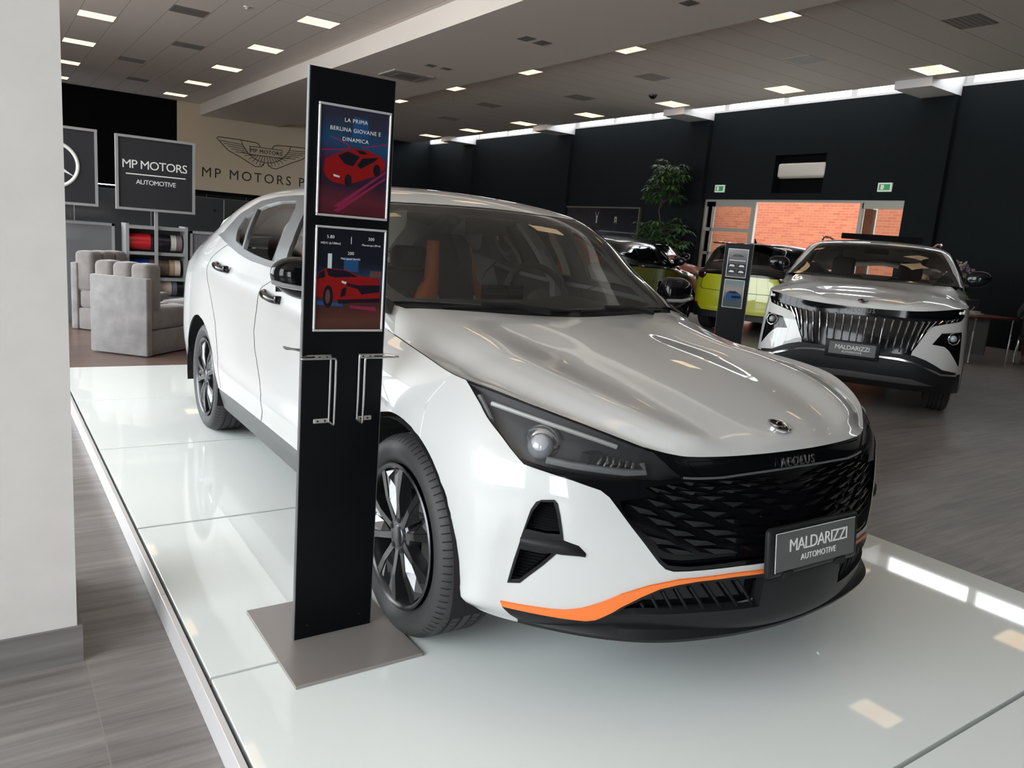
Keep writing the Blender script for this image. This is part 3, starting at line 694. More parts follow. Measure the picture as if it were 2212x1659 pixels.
    bm=bm_new(); box(bm,-.64,.64,2.62,3.1,.98,1.03,.02); obj('parcel_shelf',bm,M_DASH,R)
    for x in (-.40,.40): bm=bm_new(); box(bm,x-.13,x+.13,2.56,2.66,1.02,1.17,.045,3); smooth(obj('rear_headrest',bm,M_SEATB,R),50)
    bm=bm_new(); box(bm,-.11,.11,1.005,1.03,1.275,1.345,.012); smooth(obj('inner_mirror',bm,M_DASH,R))
    return R
def W_dir(s): return Vector((1,0,0))
def seat(R,x,y,s):
    """sport seat: grey bolsters, orange piping, black centre and integrated head rest"""
    st=thing_part('front_seat',R,(x,y,.42))
    def slab(name,prof,m,w0,w1,dep,off):
        # prof: list of (z, halfwidth_in, halfwidth_out, y)
        bm=bm_new()
        for sd in (-1,1):
            rows=[]
            for z,wi,wo,yy in prof:
                rows.append([bm.verts.new((sd*wi,yy-off,z)),bm.verts.new((sd*(wi+wo)/2,yy-off-dep,z)),bm.verts.new((sd*wo,yy-off,z)),bm.verts.new((sd*wo,yy+.07,z))])
            for a,b in zip(rows,rows[1:]):
                for i in range(3): bm.faces.new((a[i],a[i+1],b[i+1],b[i]))
        bmesh.ops.subdivide_edges(bm,edges=bm.edges[:],cuts=1,smooth=.3)
        return smooth(obj(name,bm,m,st),70)
    yb=lambda z: .06+.28*z
    def sheet(name,rows_,m):
        bm=bm_new(); rr=[]
        for z,xs in rows_:
            rr.append([[bm.verts.new((sd*x_,yb(z)-o,z)) for x_,o in xs] for sd in (-1,1)])
        for a,b in zip(rr,rr[1:]):
            for sd in (0,1):
                for i in range(len(a[0])-1): f=(a[sd][i],a[sd][i+1],b[sd][i+1],b[sd][i]); bm.faces.new(f if sd else f[::-1])
        bmesh.ops.recalc_face_normals(bm,faces=bm.faces[:]); return smooth(obj(name,bm,m,st),80)
    sheet('grey_bolster',[(.0,((.035,.02),(.12,.06),(.195,.07),(.225,.045))),(.15,((.04,.02),(.13,.065),(.20,.08),(.232,.05))),(.28,((.06,.02),(.13,.06),(.19,.075),(.222,.045))),(.38,((.085,.02),(.13,.045),(.17,.05),(.195,.035))),(.46,((.11,.02),(.125,.03),(.145,.035),(.155,.03))),(.50,((.12,.02),(.122,.021),(.124,.022),(.126,.022)))],M_SEATG)
    sheet('orange_panel',[(.0,((.220,.05),(.245,.04),(.262,.0),(.262,-.06))),(.15,((.228,.055),(.255,.045),(.272,.0),(.272,-.06))),(.28,((.218,.05),(.25,.04),(.272,.0),(.272,-.06))),(.38,((.19,.04),(.235,.035),(.262,.0),(.262,-.06))),(.46,((.152,.032),(.21,.03),(.245,.0),(.245,-.06))),(.52,((.122,.024),(.17,.03),(.215,.0),(.215,-.06))),(.58,((.115,.03),(.14,.03),(.165,.0),(.165,-.06))),(.70,((.112,.045),(.13,.045),(.15,.01),(.15,-.05))),(.80,((.10,.045),(.115,.04),(.13,.01),(.13,-.05)))],M_SEATO)
    sheet('black_back_panel',[(.0,((0,.012),(.035,.018))),(.15,((0,.012),(.04,.018))),(.28,((0,.014),(.06,.02))),(.38,((0,.016),(.085,.02))),(.46,((0,.018),(.11,.02))),(.52,((0,.03),(.122,.022))),(.60,((0,.045),(.112,.03))),(.70,((0,.065),(.112,.045))),(.80,((0,.06),(.10,.045))),(.845,((0,.02),(.08,.0)))],M_SEATB)
    bm=bm_new(); rows=[]
    for z,w in ((.0,.26),(.15,.27),(.3,.27),(.42,.255),(.5,.22),(.6,.16),(.8,.125),(.84,.08)): rows.append([bm.verts.new(p) for p in ((-w,yb(z)+.04,z),(0,yb(z)+.09,z),(w,yb(z)+.04,z))])
    for a,b in zip(rows,rows[1:]):
        for i in (0,1): bm.faces.new((a[i],a[i+1],b[i+1],b[i]))
    smooth(obj('seat_shell',bm,M_SEATB,st),80)
    bm=bm_new(); box(bm,-.25,.25,-.42,.10,-.16,.03,.05,3); smooth(obj('seat_cushion',bm,M_SEATG,st),50)
    bm=bm_new(); box(bm,-.034,.034,yb(.05)-.030,yb(.05)-.012,.0,.085,.006); obj('orange_insert',bm,M_SEATO,st)
    return st
def thing_part(name,parent,loc=(0,0,0),rz=0):
    o=bpy.data.objects.new(name,None); COL.objects.link(o); o.parent=parent; o.location=loc; o.rotation_euler=(0,0,rz); o.empty_display_size=.05; return o
def build_wheel(R,loc,s,rt,rr,name,spokes=5,tread=.215,simple=False):
    """wheel whose outer face looks towards -x"""
    w=thing_part(name,R,loc)
    # tyre profile (axial from outer face inward, radius)
    A=tread; e=.012
    prof=[(.030,rr-.004),(.012,rr+.004),(.002,rr+.018),(-.008,rr+.035),(-.010,(rr+rt)/2+.005),(-.004,rt-.028),(.006,rt-.014),(.020,rt-.006),(.030,rt-.002)]
    gr=[.055,.095,.130,.165]
    for g0 in gr: prof+=[(g0-.006,rt),(g0-.004,rt-.008),(g0+.004,rt-.008),(g0+.006,rt)]
    prof+=[(A-.03,rt-.003),(A-.01,rt-.012),(A,rt-.04),(A,rr+.02),(A-.02,rr)]
    bm=bm_new(); lathe(bm,prof,96 if not simple else 40); smooth(obj('tyre',bm,M_TYRE,w),50)
    if not simple:                                            # shoulder sipes
        bm=bm_new()
        for k in range(84):
            t=2*math.pi*k/84; c,sn=math.cos(t),math.sin(t)
            for (x0,x1,r0,r1) in ((.000,.047,rt-.019,rt+.0006),(.062,.088,rt+.0005,rt+.0005),(.137,.158,rt+.0005,rt+.0005),(.172,.2,rt+.0005,rt-.004)):
                t2=t+.012*(x0>.05)
                a=[]
                for x,r in ((x0,r0),(x0+.014,rt-.0065) if x0==0 else (x0,r0),(x1,r1)):
                    for d in (-.0017,.0017):
                        tt=t2+d/r+ (x-x0)*.6*(x0>.05); a.append(bm.verts.new((x,r*math.cos(tt),r*math.sin(tt))))
                bm.faces.new((a[0],a[1],a[3],a[2])); bm.faces.new((a[2],a[3],a[5],a[4]))
        obj('tread_sipes',bm,mat('sipe',(.004,.004,.004),.9),w)
    bm=bm_new(); lathe(bm,[(-.002,rr+.004),(-.006,rr),(-.004,rr-.006),(.006,rr-.014),(.03,rr-.020),(.15,rr-.03),(.2,rr-.02)],72); rim=smooth(obj('rim',bm,M_RIM,w),40)
    # ten ridged spokes, each with a wide sloping facet on one side
    bm=bm_new(); b2=bm_new(); ro=rr-.012
    for k in range(2*spokes):
        base=2*math.pi*k/(2*spokes)+math.radians(18); sg=1 if k%2 else -1
        def P(B,r,off,x): return B.verts.new((x,r*math.cos(base)-off*math.sin(base),r*math.sin(base)+off*math.cos(base)))
        L=[P(bm,.045,-.011,.004),P(bm,ro*.6,-.010,-.004),P(bm,ro,-.013,.002)]; R_=[P(bm,.045,.011,.004),P(bm,ro*.6,.010,-.004),P(bm,ro,.013,.002)]
        for i in (0,1): bm.faces.new((L[i],L[i+1],R_[i+1],R_[i]))
        for S_ in (L,R_):
            D=[bm.verts.new(v.co+Vector((.040,0,0))) for v in S_]
            for i in (0,1): bm.faces.new((S_[i],S_[i+1],D[i+1],D[i]))
        a0=P(b2,.060,sg*.012,.006); a1=P(b2,ro*.55,sg*.011,-.002); a2=P(b2,ro*.97,sg*.014,.004); o1=P(b2,ro*.62,sg*.040,.020); o2=P(b2,ro*.93,sg*.066,.016); t=P(b2,ro*.86,sg*.036,.000)
        for f in ((a0,a1,o1),(a1,t,o1),(a1,a2,t),(t,a2,o2),(t,o2,o1)): b2.faces.new(f)
        for p,q in ((a0,o1),(o1,o2),(o2,a2)):
            d1=b2.verts.new(p.co+Vector((.035,0,0))); d2=b2.verts.new(q.co+Vector((.035,0,0))); b2.faces.new((p,q,d2,d1))
    for B in (bm,b2): bmesh.ops.recalc_face_normals(B,faces=B.faces[:])
    obj('spokes',bm,M_RIM,w); obj('spoke_facets',b2,M_RIMFACE,w)
    bm=bm_new(); lathe(bm,[(.0,.0001),(.0,.030),(.002,.034),(.004,.036),(.006,.058),(.012,.066),(.05,.07)],40); hub=smooth(obj('hub_cap',bm,M_RIM,w),30)
    bm=bm_new()
    for k in range(5):
        t=2*math.pi*(k+.0)/5+math.radians(18); cyl(bm,(.002,.050*math.cos(t),.050*math.sin(t)),(.02,.050*math.cos(t),.050*math.sin(t)),.0085,seg=12)
    obj('lug_recesses',bm,M_WELL,hub)
    bm=bm_new(); lathe(bm,[(.06,.07),(.06,.14),(.075,.14),(.075,.06)],48); obj('brake_disc',bm,mat('brake_disc',(.32,.31,.30),.4,metal=1),w)
    bm=bm_new(); lathe(bm,[(.12,.02),(.12,rr-.03)],32); obj('inner_barrel',bm,M_WELL,w)
    if not simple:
        bm=bm_new(); t0=.9
        for t in np.linspace(-.35,.35,6): pass
        bmesh.ops.create_cube(bm,size=1,matrix=Matrix.Translation((.062,-.125,.03))@Matrix.Diagonal((.05,.05,.14,1))); obj('brake_caliper',bm,M_STEEL,w)
    return w
def map_grid(S,f,mirror):
    G=S.G[1:-1,1:-1].copy()
    for i in range(G.shape[0]):
        for j in range(G.shape[1]): G[i,j]=f(i,j,G[i,j].copy())
    return Grid(G,**mirror)
def suv_surfaces(W,T,H):
    zf=lambda z: float(np.interp(z,[.2,.30,.45,.56,.70,.745,.87,.985,1.06,1.2,1.4,1.49],[.27,.40,.58,.74,.94,1.005,1.11,1.205,1.25,1.40,1.60,1.685]))
    def f(i,j,p):
        x,y,z=p; y2=y*1.17-.02*(y<-.5) if y<0 else y*1.045
        x2=x*(1.035+.035*np.clip((-y-.0)/.4,0,1)*(abs(x)<.88))
        return (x2,y2,zf(z))
    FX=[0,.2,.4,.55,.69,.80,.88,.925]; FT=[(0,-.905),(.2,-.90),(.40,-.885),(.55,-.85),(.675,-.80),(.775,-.735),(.855,-.64),(.885,-.44)]
    FTZ=[.985,.987,.995,1.008,1.028,1.045,1.055,1.07]
    YC=[-.90,-.965,-.985,-.985,-.975,-.96,-.945,-.93,-.915]; ZZ=[.27,.35,.44,.54,.64,.74,.82,.88,.935]
    def fw(i,j,p):
        if i<8:
            if j==9: return (*FT[i],FTZ[i])
            x=FX[i]; y=YC[j]+.12*x*x+.28*x**6+(.17 if i==7 else .03 if i==6 else 0); w=(j/9)**3
            return (x+(FT[i][0]-x)*w,y+(FT[i][1]-y)*w,ZZ[j]+(.0 if i<3 else .008*(i-2)*(j>5)*(j-5)/3))
        q=list(f(i,j,p))
        if i==8: q[0]+=.01
        return tuple(q)
    def ft(i,j,p):
        x,y,z=f(i,j,p)
        x*= [1.10,1.08,1.05,1.04][i] if i<4 else 1.02
        if i==0: z+=.015; y+=.06*(j/6)*0
        if i>=7: z+=.10*min(1,(i-6)/3)*(j/6+.3)
        return (x,y,z)
    def fh(i,j,p):
        x,y,z=f(i,j,p)
        if i<7:
            u=[0,3.05,3.9,4.9,5.9,7.0,8.0][i]
            c=[(0,-.905,.985),(0,-.885,1.025),(0,-.84,1.05),(0,-.69,1.08),(0,-.46,1.115),(0,-.2,1.16),(0,.07,1.185)][i]
            e=(GW[3-int(.5*j)] if 0 else None)
            ex=W2([(u if i else 3.0*[1,.9,.78,.62,.45,.22,0][j],9)])[0]
            if i==0: return tuple(ex)
            fr=[1,.9,.78,.62,.45,.22,0][j]
            return (ex[0]*fr,c[1]+(ex[1]-c[1])*fr**2.2,c[2]+(ex[2]-c[2])*fr**2+.018*math.exp(-((fr-.68)/.13)**2)*(0<fr<1))
        return (x*1.05,y,z+.01)
    W2=map_grid(W,fw,dict(mirror_u0=True,mirror_u1=True))
    return W2,map_grid(T,ft,dict(mirror_v1=True)),map_grid(H,fh,dict(mirror_v1=True))
# ---------------------------------------------------------------- other cars, on reshaped versions of the same body surfaces
def arcs(S,y0,r,u0,u1,zc):
    pts=[(y0+r*math.cos(t),max(.2,zc+r*.97*math.sin(t))) for t in np.linspace(math.pi*1.12,-math.pi*.12,17)]
    a=yz2uv(S,pts,u0,u1); a=[(u,0.0) if i in(0,16) else (u,v) for i,(u,v) in enumerate(a)]; return a
def generic_car(R,W,T,H,paint,roofm,wb,rt,rr,track,extraW=[],mats={},glass=M_GLASS,roofname='roof',trim=M_GLOSSBLK,cladding=None,arch=.40,lip=0,hoodpaint=None,windows=True):
    both=(1,-1)
    af=arcs(W,0,arch,5,10.5,rt); ar=arcs(W,wb,arch,12.3,18.5,rt)
    dF0=[(9.62,9),(9.8,6),(9.74,1.86)]; dFl=[(11.25,9),(11.95,6.4),(12.1,4.8),(11.8,1.84)]; dRl=[(13.60,9),(14.4,7.0),(13.99,4.9),(13.72,1.80)]
    def strip(line,w):
        L=[np.array(p,float) for p in line]; return [tuple(p+[w,0]) for p in L]+[tuple(p-[w,0]) for p in L[::-1]]
    polys=[('front_door',dF0+[(9.74,0),(11.8,0)]+dFl[::-1]),('rear_door',dFl+[(11.8,0),(13.72,0)]+dRl[::-1]),('side_sill',[(8.8,0),(8.9,1.95),(14.2,1.7),(14.2,0)])]+extraW
    if cladding:
        def grow(a): c=np.mean(a,0); return [tuple(c+(np.array(p)-c)*[1.22,1.16]) for p in a]
        polys+=[('arch_cladding',grow(af)),('arch_cladding',grow(ar))]
    polys+=[('gap',strip(l,.012)) for l in (dF0,dFl,dRl)]+[('hole',af),('hole',ar)]
    uv,reg=cut(0,21,0,9,170,60,polys); reg.pop('hole',None)
    b_=reg.pop('base'); cu=uv[b_].mean(1)[:,0]; reg['base_f']=b_[cu<11.6]; reg['base_r']=b_[cu>=11.6]
    mm={'base_f':('front_body',paint,0),'base_r':('rear_body',paint,0),'front_door':('front_door',paint,0),'rear_door':('rear_door',paint,0),'side_sill':('side_sill',M_SATIN,0),'gap':('panel_gaps',M_GAP,-.004),'arch_cladding':('arch_cladding',M_SATIN,.004)}
    mm.update(mats); made={}
    for k,t in reg.items():
        nm,m,off=mm[k]
        if k in('front_door','rear_door','arch_cladding'):
            for s in both: made.setdefault(k,[]).append(panel(nm,W,uv,t,m,R,off=off,sides=(s,)))
        elif k in('fog','side_sill','refl'):
            for s in both: panel(nm,W,uv,t,m,R,off=off,sides=(s,),wall=.03 if off else 0)
        else: made[k]=panel(nm,W,uv,t,m,R,off=off,sides=both,wall=.03 if off else 0)
    huv,hreg=cut(0,7,0,6,40,30,[]); panel('hood',H,huv,hreg['base'],hoodpaint or paint,R,sides=both,wall=.02)
    dlo=[(0.25,0),(.25,.25),(.75,.95),(1.3,1.75),(2.0,2.35),(2.7,2.6),(3.3,2.65),(4.016,2.62),(4.852,2.5),(5.6,2.2),(6.3,1.7),(6.8,1.0),(6.9,0)]
    fd=[(.75,.40),(1.05,.95),(1.5,1.55),(2.1,2.10),(2.7,2.38),(3.15,2.42),(3.32,2.35),(3.23,1.84),(3.0,1.1),(2.86,.26),(2.0,.26),(1.2,.28)]
    rd=[(5.3,.36),(5.5,.85),(5.4,1.9),(5.100,2.156),(4.599,2.35),(3.95,2.38),(3.717,2.024),(3.550,1.521),(3.38,.26),(4.170,.28)]
    qg=[(5.7,.40),(6.4,.42),(6.3,1.2),(5.9,1.75),(5.6,1.85)]
    wso=[(0,2.62),(.178,2.725),(.402,2.885),(1.039,3.20),(1.655,3.25),(2.0,3.3),(2.5,3.4),(2.62,3.7),(2.64,5.0),(2.65,6),(0,6)]
    wsi=[(.11,6),(.11,5),(.12,3.75),(.155,3.411),(.332,3.2),(.865,3.45),(1.473,3.5),(1.994,3.55),(2.38,3.75),(2.45,4.1),(2.47,6)]
    rwo=[(7.9,6),(7.9,4.0),(8.1,3.5),(9.6,3.5),(9.7,4.4),(9.7,6)]; rwi=[(8.1,6),(8.1,4.3),(8.25,3.85),(9.4,3.85),(9.5,6)]
    P=[('trim',dlo),('pfd',fd),('prd',rd),('pq',qg),('wf',wso),('ws',wsi),('rwf',rwo),('rw',rwi)]
    tuv,tr=cut(0,11,0,6,110,60,P)
    panel(roofname,T,tuv,tr['base'],roofm,R,sides=both)
    panel('windscreen_border',T,tuv,tr['wf'],M_FRIT,R,off=-.002,sides=both); panel('windscreen',T,tuv,tr['ws'],glass,R,off=-.002,sides=both)
    panel('rear_window_border',T,tuv,tr['rwf'],M_FRIT,R,off=-.002,sides=both); panel('rear_window',T,tuv,tr['rw'],glass,R,off=-.002,sides=both)
    for s in both:
        panel('window_trim',T,tuv,tr['trim'],trim,R,off=.002,sides=(s,),wall=.02); panel('front_side_window',T,tuv,tr['pfd'],glass,R,off=-.006,sides=(s,))
        panel('rear_side_window',T,tuv,tr['prd'],glass,R,off=-.006,sides=(s,)); panel('quarter_window',T,tuv,tr['pq'],glass,R,off=-.006,sides=(s,))
    luv,lr=cut(2.7,7.6,3.0,6,24,14,[]); V,F,N=region_mesh(T,luv,lr['base'],-.05,both); obj('roof_lining',mesh_np('roof_lining',V,[f[::-1] for f in F],-N),M_LINER,R)
    # cabin
    cz=float(T([(0.1,6)])[0][2]); bl=float(W([(12,9)])[0][2])
    bm=bm_new(); box(bm,-.62,.62,.35,.95,cz-.35,cz-.01,.04,2); obj('dashboard',bm,M_DASH,R)
    bm=bm_new(); box(bm,-.60,.60,-.4,.4,.28,.6); box(bm,-.74,.74,.45,wb-.45,.26,.40); box(bm,-.58,.58,wb-.45,wb+.35,.3,.6); obj('underbody',bm,M_WELL,R)
    for x in (-.37,.37):
        bm=bm_new(); box(bm,x-.24,x+.24,1.55,1.70,.5,bl,.05,2); box(bm,x-.13,x+.13,1.58,1.68,bl-.02,bl+.2,.04,2); box(bm,x-.25,x+.25,1.15,1.6,.42,.58,.04,2); smooth(obj('front_seat',bm,M_SEATB,R),50)
    bm=bm_new(); box(bm,-.6,.6,2.3,2.42,.5,bl-.05,.05,2); smooth(obj('rear_bench',bm,M_SEATB,R),50)
    iuv,ir=cut(8,18,4.5,8.9,40,10,[]); 
    V,F,N=region_mesh(W,iuv,ir['base'],-.06,both); obj('cabin_lining',mesh_np('cabin_lining',V,[f[::-1] for f in F],-N),M_DASH,R)
    for s in both:
        for yc in (0,wb):
            bm=bm_new(); n=16; ra=[];rb=[]; hw=float(abs(W([(8,3)])[0][0]))-.012
            for i in range(n+1):
                t=math.pi*(-.08+1.16*i/n); y=yc+(arch+.01)*math.cos(t); z=rt+(arch+.01)*.97*math.sin(t)
                ra.append(bm.verts.new((s*hw,y,z))); rb.append(bm.verts.new((s*.56,y,z)))
            for i in range(n): bm.faces.new((ra[i],ra[i+1],rb[i+1],rb[i]))
            bm.faces.new(rb); obj('wheel_well',bm,M_WELL,R)
        bm=bm_new(); bmesh.ops.create_uvsphere(bm,u_segments=18,v_segments=12,radius=1)
        k=lambda t,p: math.copysign(abs(t)**p,t); hw=float(abs(W([(9.8,8)])[0][0])); zm=float(W([(9.9,9)])[0][2])+.09
        for v in bm.verts:
            x,y,z=v.co; v.co=(s*(hw+.11+k(x,.75)*.12),.76+k(y,.7)*.06,zm+k(z,.85)*.085*(1-.15*x)+.012*x)
        m=smooth(obj('wing_mirror',bm,M_GLOSSBLK,R)); bm=bm_new(); box(bm,s*(hw-.06),s*(hw+.04),.72,.78,zm-.10,zm-.05,.01); obj('mirror_foot',bm,M_SATIN,m)
        for (y,u) in ((1.35,11.3),(2.25,13.5)):
            q=W([(u,7.2)])[0]; bm=bm_new(); tube(bm,[(s*(q[0]+.005),q[1]-.11,q[2]),(s*(q[0]+.035),q[1]-.06,q[2]),(s*(q[0]+.035),q[1]+.06,q[2]),(s*(q[0]+.005),q[1]+.11,q[2])],.011,6); smooth(obj('door_handle',bm,M_GLOSSBLK if paint is not M_BLACKPAINT else M_DCHROME,made['front_door' if y<2 else 'rear_door'][0 if s>0 else 1]))
    w0=build_wheel(R,(-track,0,rt),-1,rt,rr,'wheel',simple=True)
    for s,x,y in ((-1,-track,wb),(1,track,0),(1,track,wb)):
        c=dup(w0); c.location=(x,y,rt); c.rotation_euler=(0,0,0 if s<0 else math.pi)
    return uv,reg
def badge(R,S,u,v,r,m=M_CHROME):
    q=S([(u,v)])[0]; n=S.normal([(u,v)])[0]; Mx=frame((q[0],q[1],q[2]),(1,0,0),(0,n[2],-n[1]) if abs(n[2])>.3 else (0,0,1))
    em=bm_new(); lathe(em,[(0,r),(.006,r),(.008,r*.92),(.0075,r*.82),(.004,r*.8)],28,'Z',Mx@Matrix.Diagonal((1,.86,1,1))); e0=smooth(obj('emblem',em,m,R))
    bm=bm_new(); lathe(bm,[(.0042,.0001),(.0042,r*.8)],28,'Z',Mx@Matrix.Diagonal((1,.86,1,1))); obj('badge_field',bm,M_GLOSSBLK,e0)
    bm=bm_new()
    for a in (0,math.pi):
        Rz=Matrix.Rotation(a,4,'Z'); tube(bm,[Mx@Matrix.Diagonal((1,.86,1,1))@Rz@Vector((q*math.cos(t)*r/.0385,q*math.sin(t)*r/.0385,.006)) for t,q in zip(np.linspace(-.9,2.0,8),np.interp(np.linspace(0,1,8),[0,.5,1],[.030,.021,.008]))],[.001+.0042*math.sin(math.pi*k/7) for k in range(8)],5)
    smooth(obj('badge_swallows',bm,m,e0))
def build_suv():
    R=thing('suv','white SUV with a grille of vertical chrome bars facing the camera behind the saloon','car',(7.542,4.532,0),-1.063)
    W2,T2,H2=suv_surfaces(W,T,H); both=(1,-1)
    mask=[(6.0,9),(5.88,8.2),(5.49,7.58),(4.30,7.22),(3.54,6.85),(3.28,6.51),(2.97,5.38),(2.72,4.55),(2.49,3.95),(2.45,3.55),(0,3.55),(0,9)]
    low=[(0,3.3),(1.83,3.2),(2.56,3.05),(3.26,2.75),(4.45,2.2),(5.9,2.15),(6.35,2.2),(6.6,0),(0,0)]
    chrome=[(0,3.30),(1.09,3.24),(1.83,3.22),(2.56,3.06),(3.26,2.76),(4.34,2.20),(5.67,2.16),(5.67,2.02),(4.34,2.04),(3.26,2.60),(2.56,2.90),(1.83,3.06),(1.09,3.08),(0,3.14)]
    join=[(0,3.6),(2.6,3.6),(3.3,3.3),(4.45,2.55),(5.7,2.35),(5.7,2.1),(4.3,2.1),(3.2,2.7),(2.4,3.1),(0,3.2)]
    fog=[(4.04,5.93),(5.71,6.15),(5.75,5.41),(5.91,2.94),(5.8,2.94),(4.74,4.29),(4.34,4.62),(3.54,4.73)]
    silver=[(0,1.5),(1.09,1.44),(2.73,1.38),(4.01,.86),(2.78,.80),(0,.85)]
    lampbar=[(0,8.0),(1.16,8.15),(2.15,8.25),(3.47,8.15),(5.2,8.2),(5.70,8.35),(5.85,8.95),(0,8.95)]
    ex=[('low',low),('mask',mask),('low',join),('chrome',chrome),('fog',fog),('silver',silver),('lampbar',lampbar)]
    generic_car(R,W2,T2,H2,M_WHITE,M_WHITE,2.785,.37,.255,.875,ex,dict(mask=('grille',M_GLOSSBLK,-.02),low=('lower_bumper',M_SATIN,.002),chrome=('chrome_strip',M_CHROME,.012),fog=('fog_lamp_pocket',M_GLOSSBLK,-.012),silver=('skid_plate',mat('skid_grey',(.16,.16,.16),.3,metal=.7),.006),lampbar=('light_bar',M_GLOSSBLK,.004)),arch=.43,cladding=True)
    bm=bm_new()
    def q(u,v,o,s): a=W2([(u,v)])[0]+W2.normal([(u,v)])[0]*o; return (a[0]*s,a[1],a[2])
    bars=[(0,7.5,0,4.1),(.32,7.52,.31,4.13),(.69,7.56,.65,4.16),(1.06,7.6,1.0,4.1),(1.42,7.57,1.28,3.95),(1.76,7.54,1.56,3.85),(2.1,7.53,1.86,3.82),(2.5,7.52,2.15,3.82),(2.9,7.55,2.45,4.05),(3.25,7.6,2.72,4.8),(3.6,7.62,3.1,6.0),(4.0,7.65,3.75,7.15),(4.4,7.72,4.25,7.35),(4.8,7.8,4.68,7.5),(5.2,7.9,5.1,7.65)]
    for k,(a,b,c,d) in enumerate(bars):
        for s in ((1,) if k==0 else both):
            tube(bm,[q(a+(c-a)*t,b+(d-b)*t,.002 if 0<t<1 else -.012,s) for t in (0,.06,.5,.94,1)],.0065,6)
    smooth(obj('chrome_bars',bm,M_CHROME,R))
    for s in both:
        c=Vector(q(4.95,5.42,.0,s)); bm=bm_new(); Mx=frame(c,(math.cos(-.5*s),math.sin(.5*s),0),(0,0,1)); tube(bm,[Mx@Vector((.055*math.cos(a),.055*math.sin(a),.01)) for a in np.linspace(0,2*math.pi,9)[:-1]],.005,5,closed=True); smooth(obj('lamp_ring',bm,M_CHROME,R))
        bm=bm_new(); ball(bm,c,.032); smooth(obj('fog_lamp',bm,mat('projector_glass',(.3,.3,.3)),R))
        bm=bm_new()
        for u in (5.35,5.6): ball(bm,q(u,8.55,.006,s),.014)
        tube(bm,[q(5.72,8.85,.008,s),q(5.72,8.4,.008,s)],.006,6); smooth(obj('headlight_beads',bm,mat('lamp_white',(.8,.82,.8),.2),R))
    badge(R,H2,1.6,6,.045)
    a=W2([(0,8.45)])[0]; text('bar_lettering','AEOLUS',.055,mat('dim_letter_grey',(.10,.10,.10),.4),frame((0,a[1]-.008,a[2]),(1,0,0),(0,.1,1)),R,.002,space=1.3)
    # plate
    Mx=frame((-.02,-.999,.595),(1,0,0),(0,.04,1)); b2=bm_new(); box(b2,-.235,.235,-.085,.075,-.03,.008,.012,2); b2.transform(Mx); h=smooth(obj('plate_holder',b2,M_SATIN,R))
    b2=bm_new(); box(b2,-.20,.20,-.055,.055,.008,.011); b2.transform(Mx); obj('number_plate',b2,M_PLATE,h)
    text('plate_lettering','MALDARIZZI',.056,M_TXTW,Mx@Matrix.Translation((0,.010,.0115)),h,.0006,space=.92); text('plate_lettering','AUTOMOTIVE',.026,M_TXTW,Mx@Matrix.Translation((0,-.03,.0115)),h,.0006,space=1.05)
    bm=bm_new()                                                        # open sunroof panel and rails
    box(bm,-.44,.44,1.55,2.0,1.715,1.735,.006); box(bm,-.44,.44,1.50,1.56,1.67,1.737,.006); obj('raised_sunroof',bm,mat('matt_black',(.004,.004,.004),.8,spec=.05),R)
    for s in both:
        bm=bm_new(); tube(bm,[(s*.64,1.45,1.635),(s*.64,1.55,1.675),(s*.62,2.2,1.69),(s*.60,2.8,1.67),(s*.60,2.9,1.62)],.013,7); smooth(obj('roof_rail',bm,M_DCHROME,R))
    bm=bm_new(); box(bm,-.14,.12,1.02,1.05,1.50,1.57,.01); box(bm,-.10,.10,1.15,1.3,1.60,1.64,.01); obj('inner_mirror',bm,M_DASH,R)
    return R
def hatch_surfaces():
    yf=lambda y: float(np.interp(y,[-.8,0,2.3,2.68,3.0,3.3,3.76],[-.72,0,2.07,2.42,2.68,2.86,3.06])); bl=lambda z,i: z*(.90 if i>=13 else .97)
    def fw(i,j,p): return (p[0]*.965,yf(p[1]),bl(p[2],i))
    W2=map_grid(W,fw,dict(mirror_u0=True,mirror_u1=True))
    hp={7:((.80,2.33,.985),(.61,2.40,1.34),(0,2.45,1.42)),8:((.785,2.68,.965),(.59,2.74,1.33),(0,2.86,1.395)),9:((.77,2.86,.945),(.615,2.93,1.15),(0,3.0,1.19)),10:((.75,2.95,.93),(.66,3.0,.97),(0,3.06,.975)),11:((.745,2.97,.915),(.66,3.02,.925),(0,3.08,.93))}
    def ft(i,j,p):
        if i in hp:
            B,Rr,C=[np.array(v,float) for v in hp[i]]; 
            return tuple(B+(Rr-B)*[0,.35,.7,1][j]) if j<=3 else tuple(Rr+(C-Rr)*[.35,.7,1][j-4]+np.array([0,0,.015*(j<6)]))
        z=p[2]*.975+(.0); return (p[0]*.965,yf(p[1]),z)
    return W2,map_grid(T,ft,dict(mirror_v1=True)),map_grid(H,lambda i,j,p:(p[0]*.965,yf(p[1]),p[2]*.97),dict(mirror_v1=True))
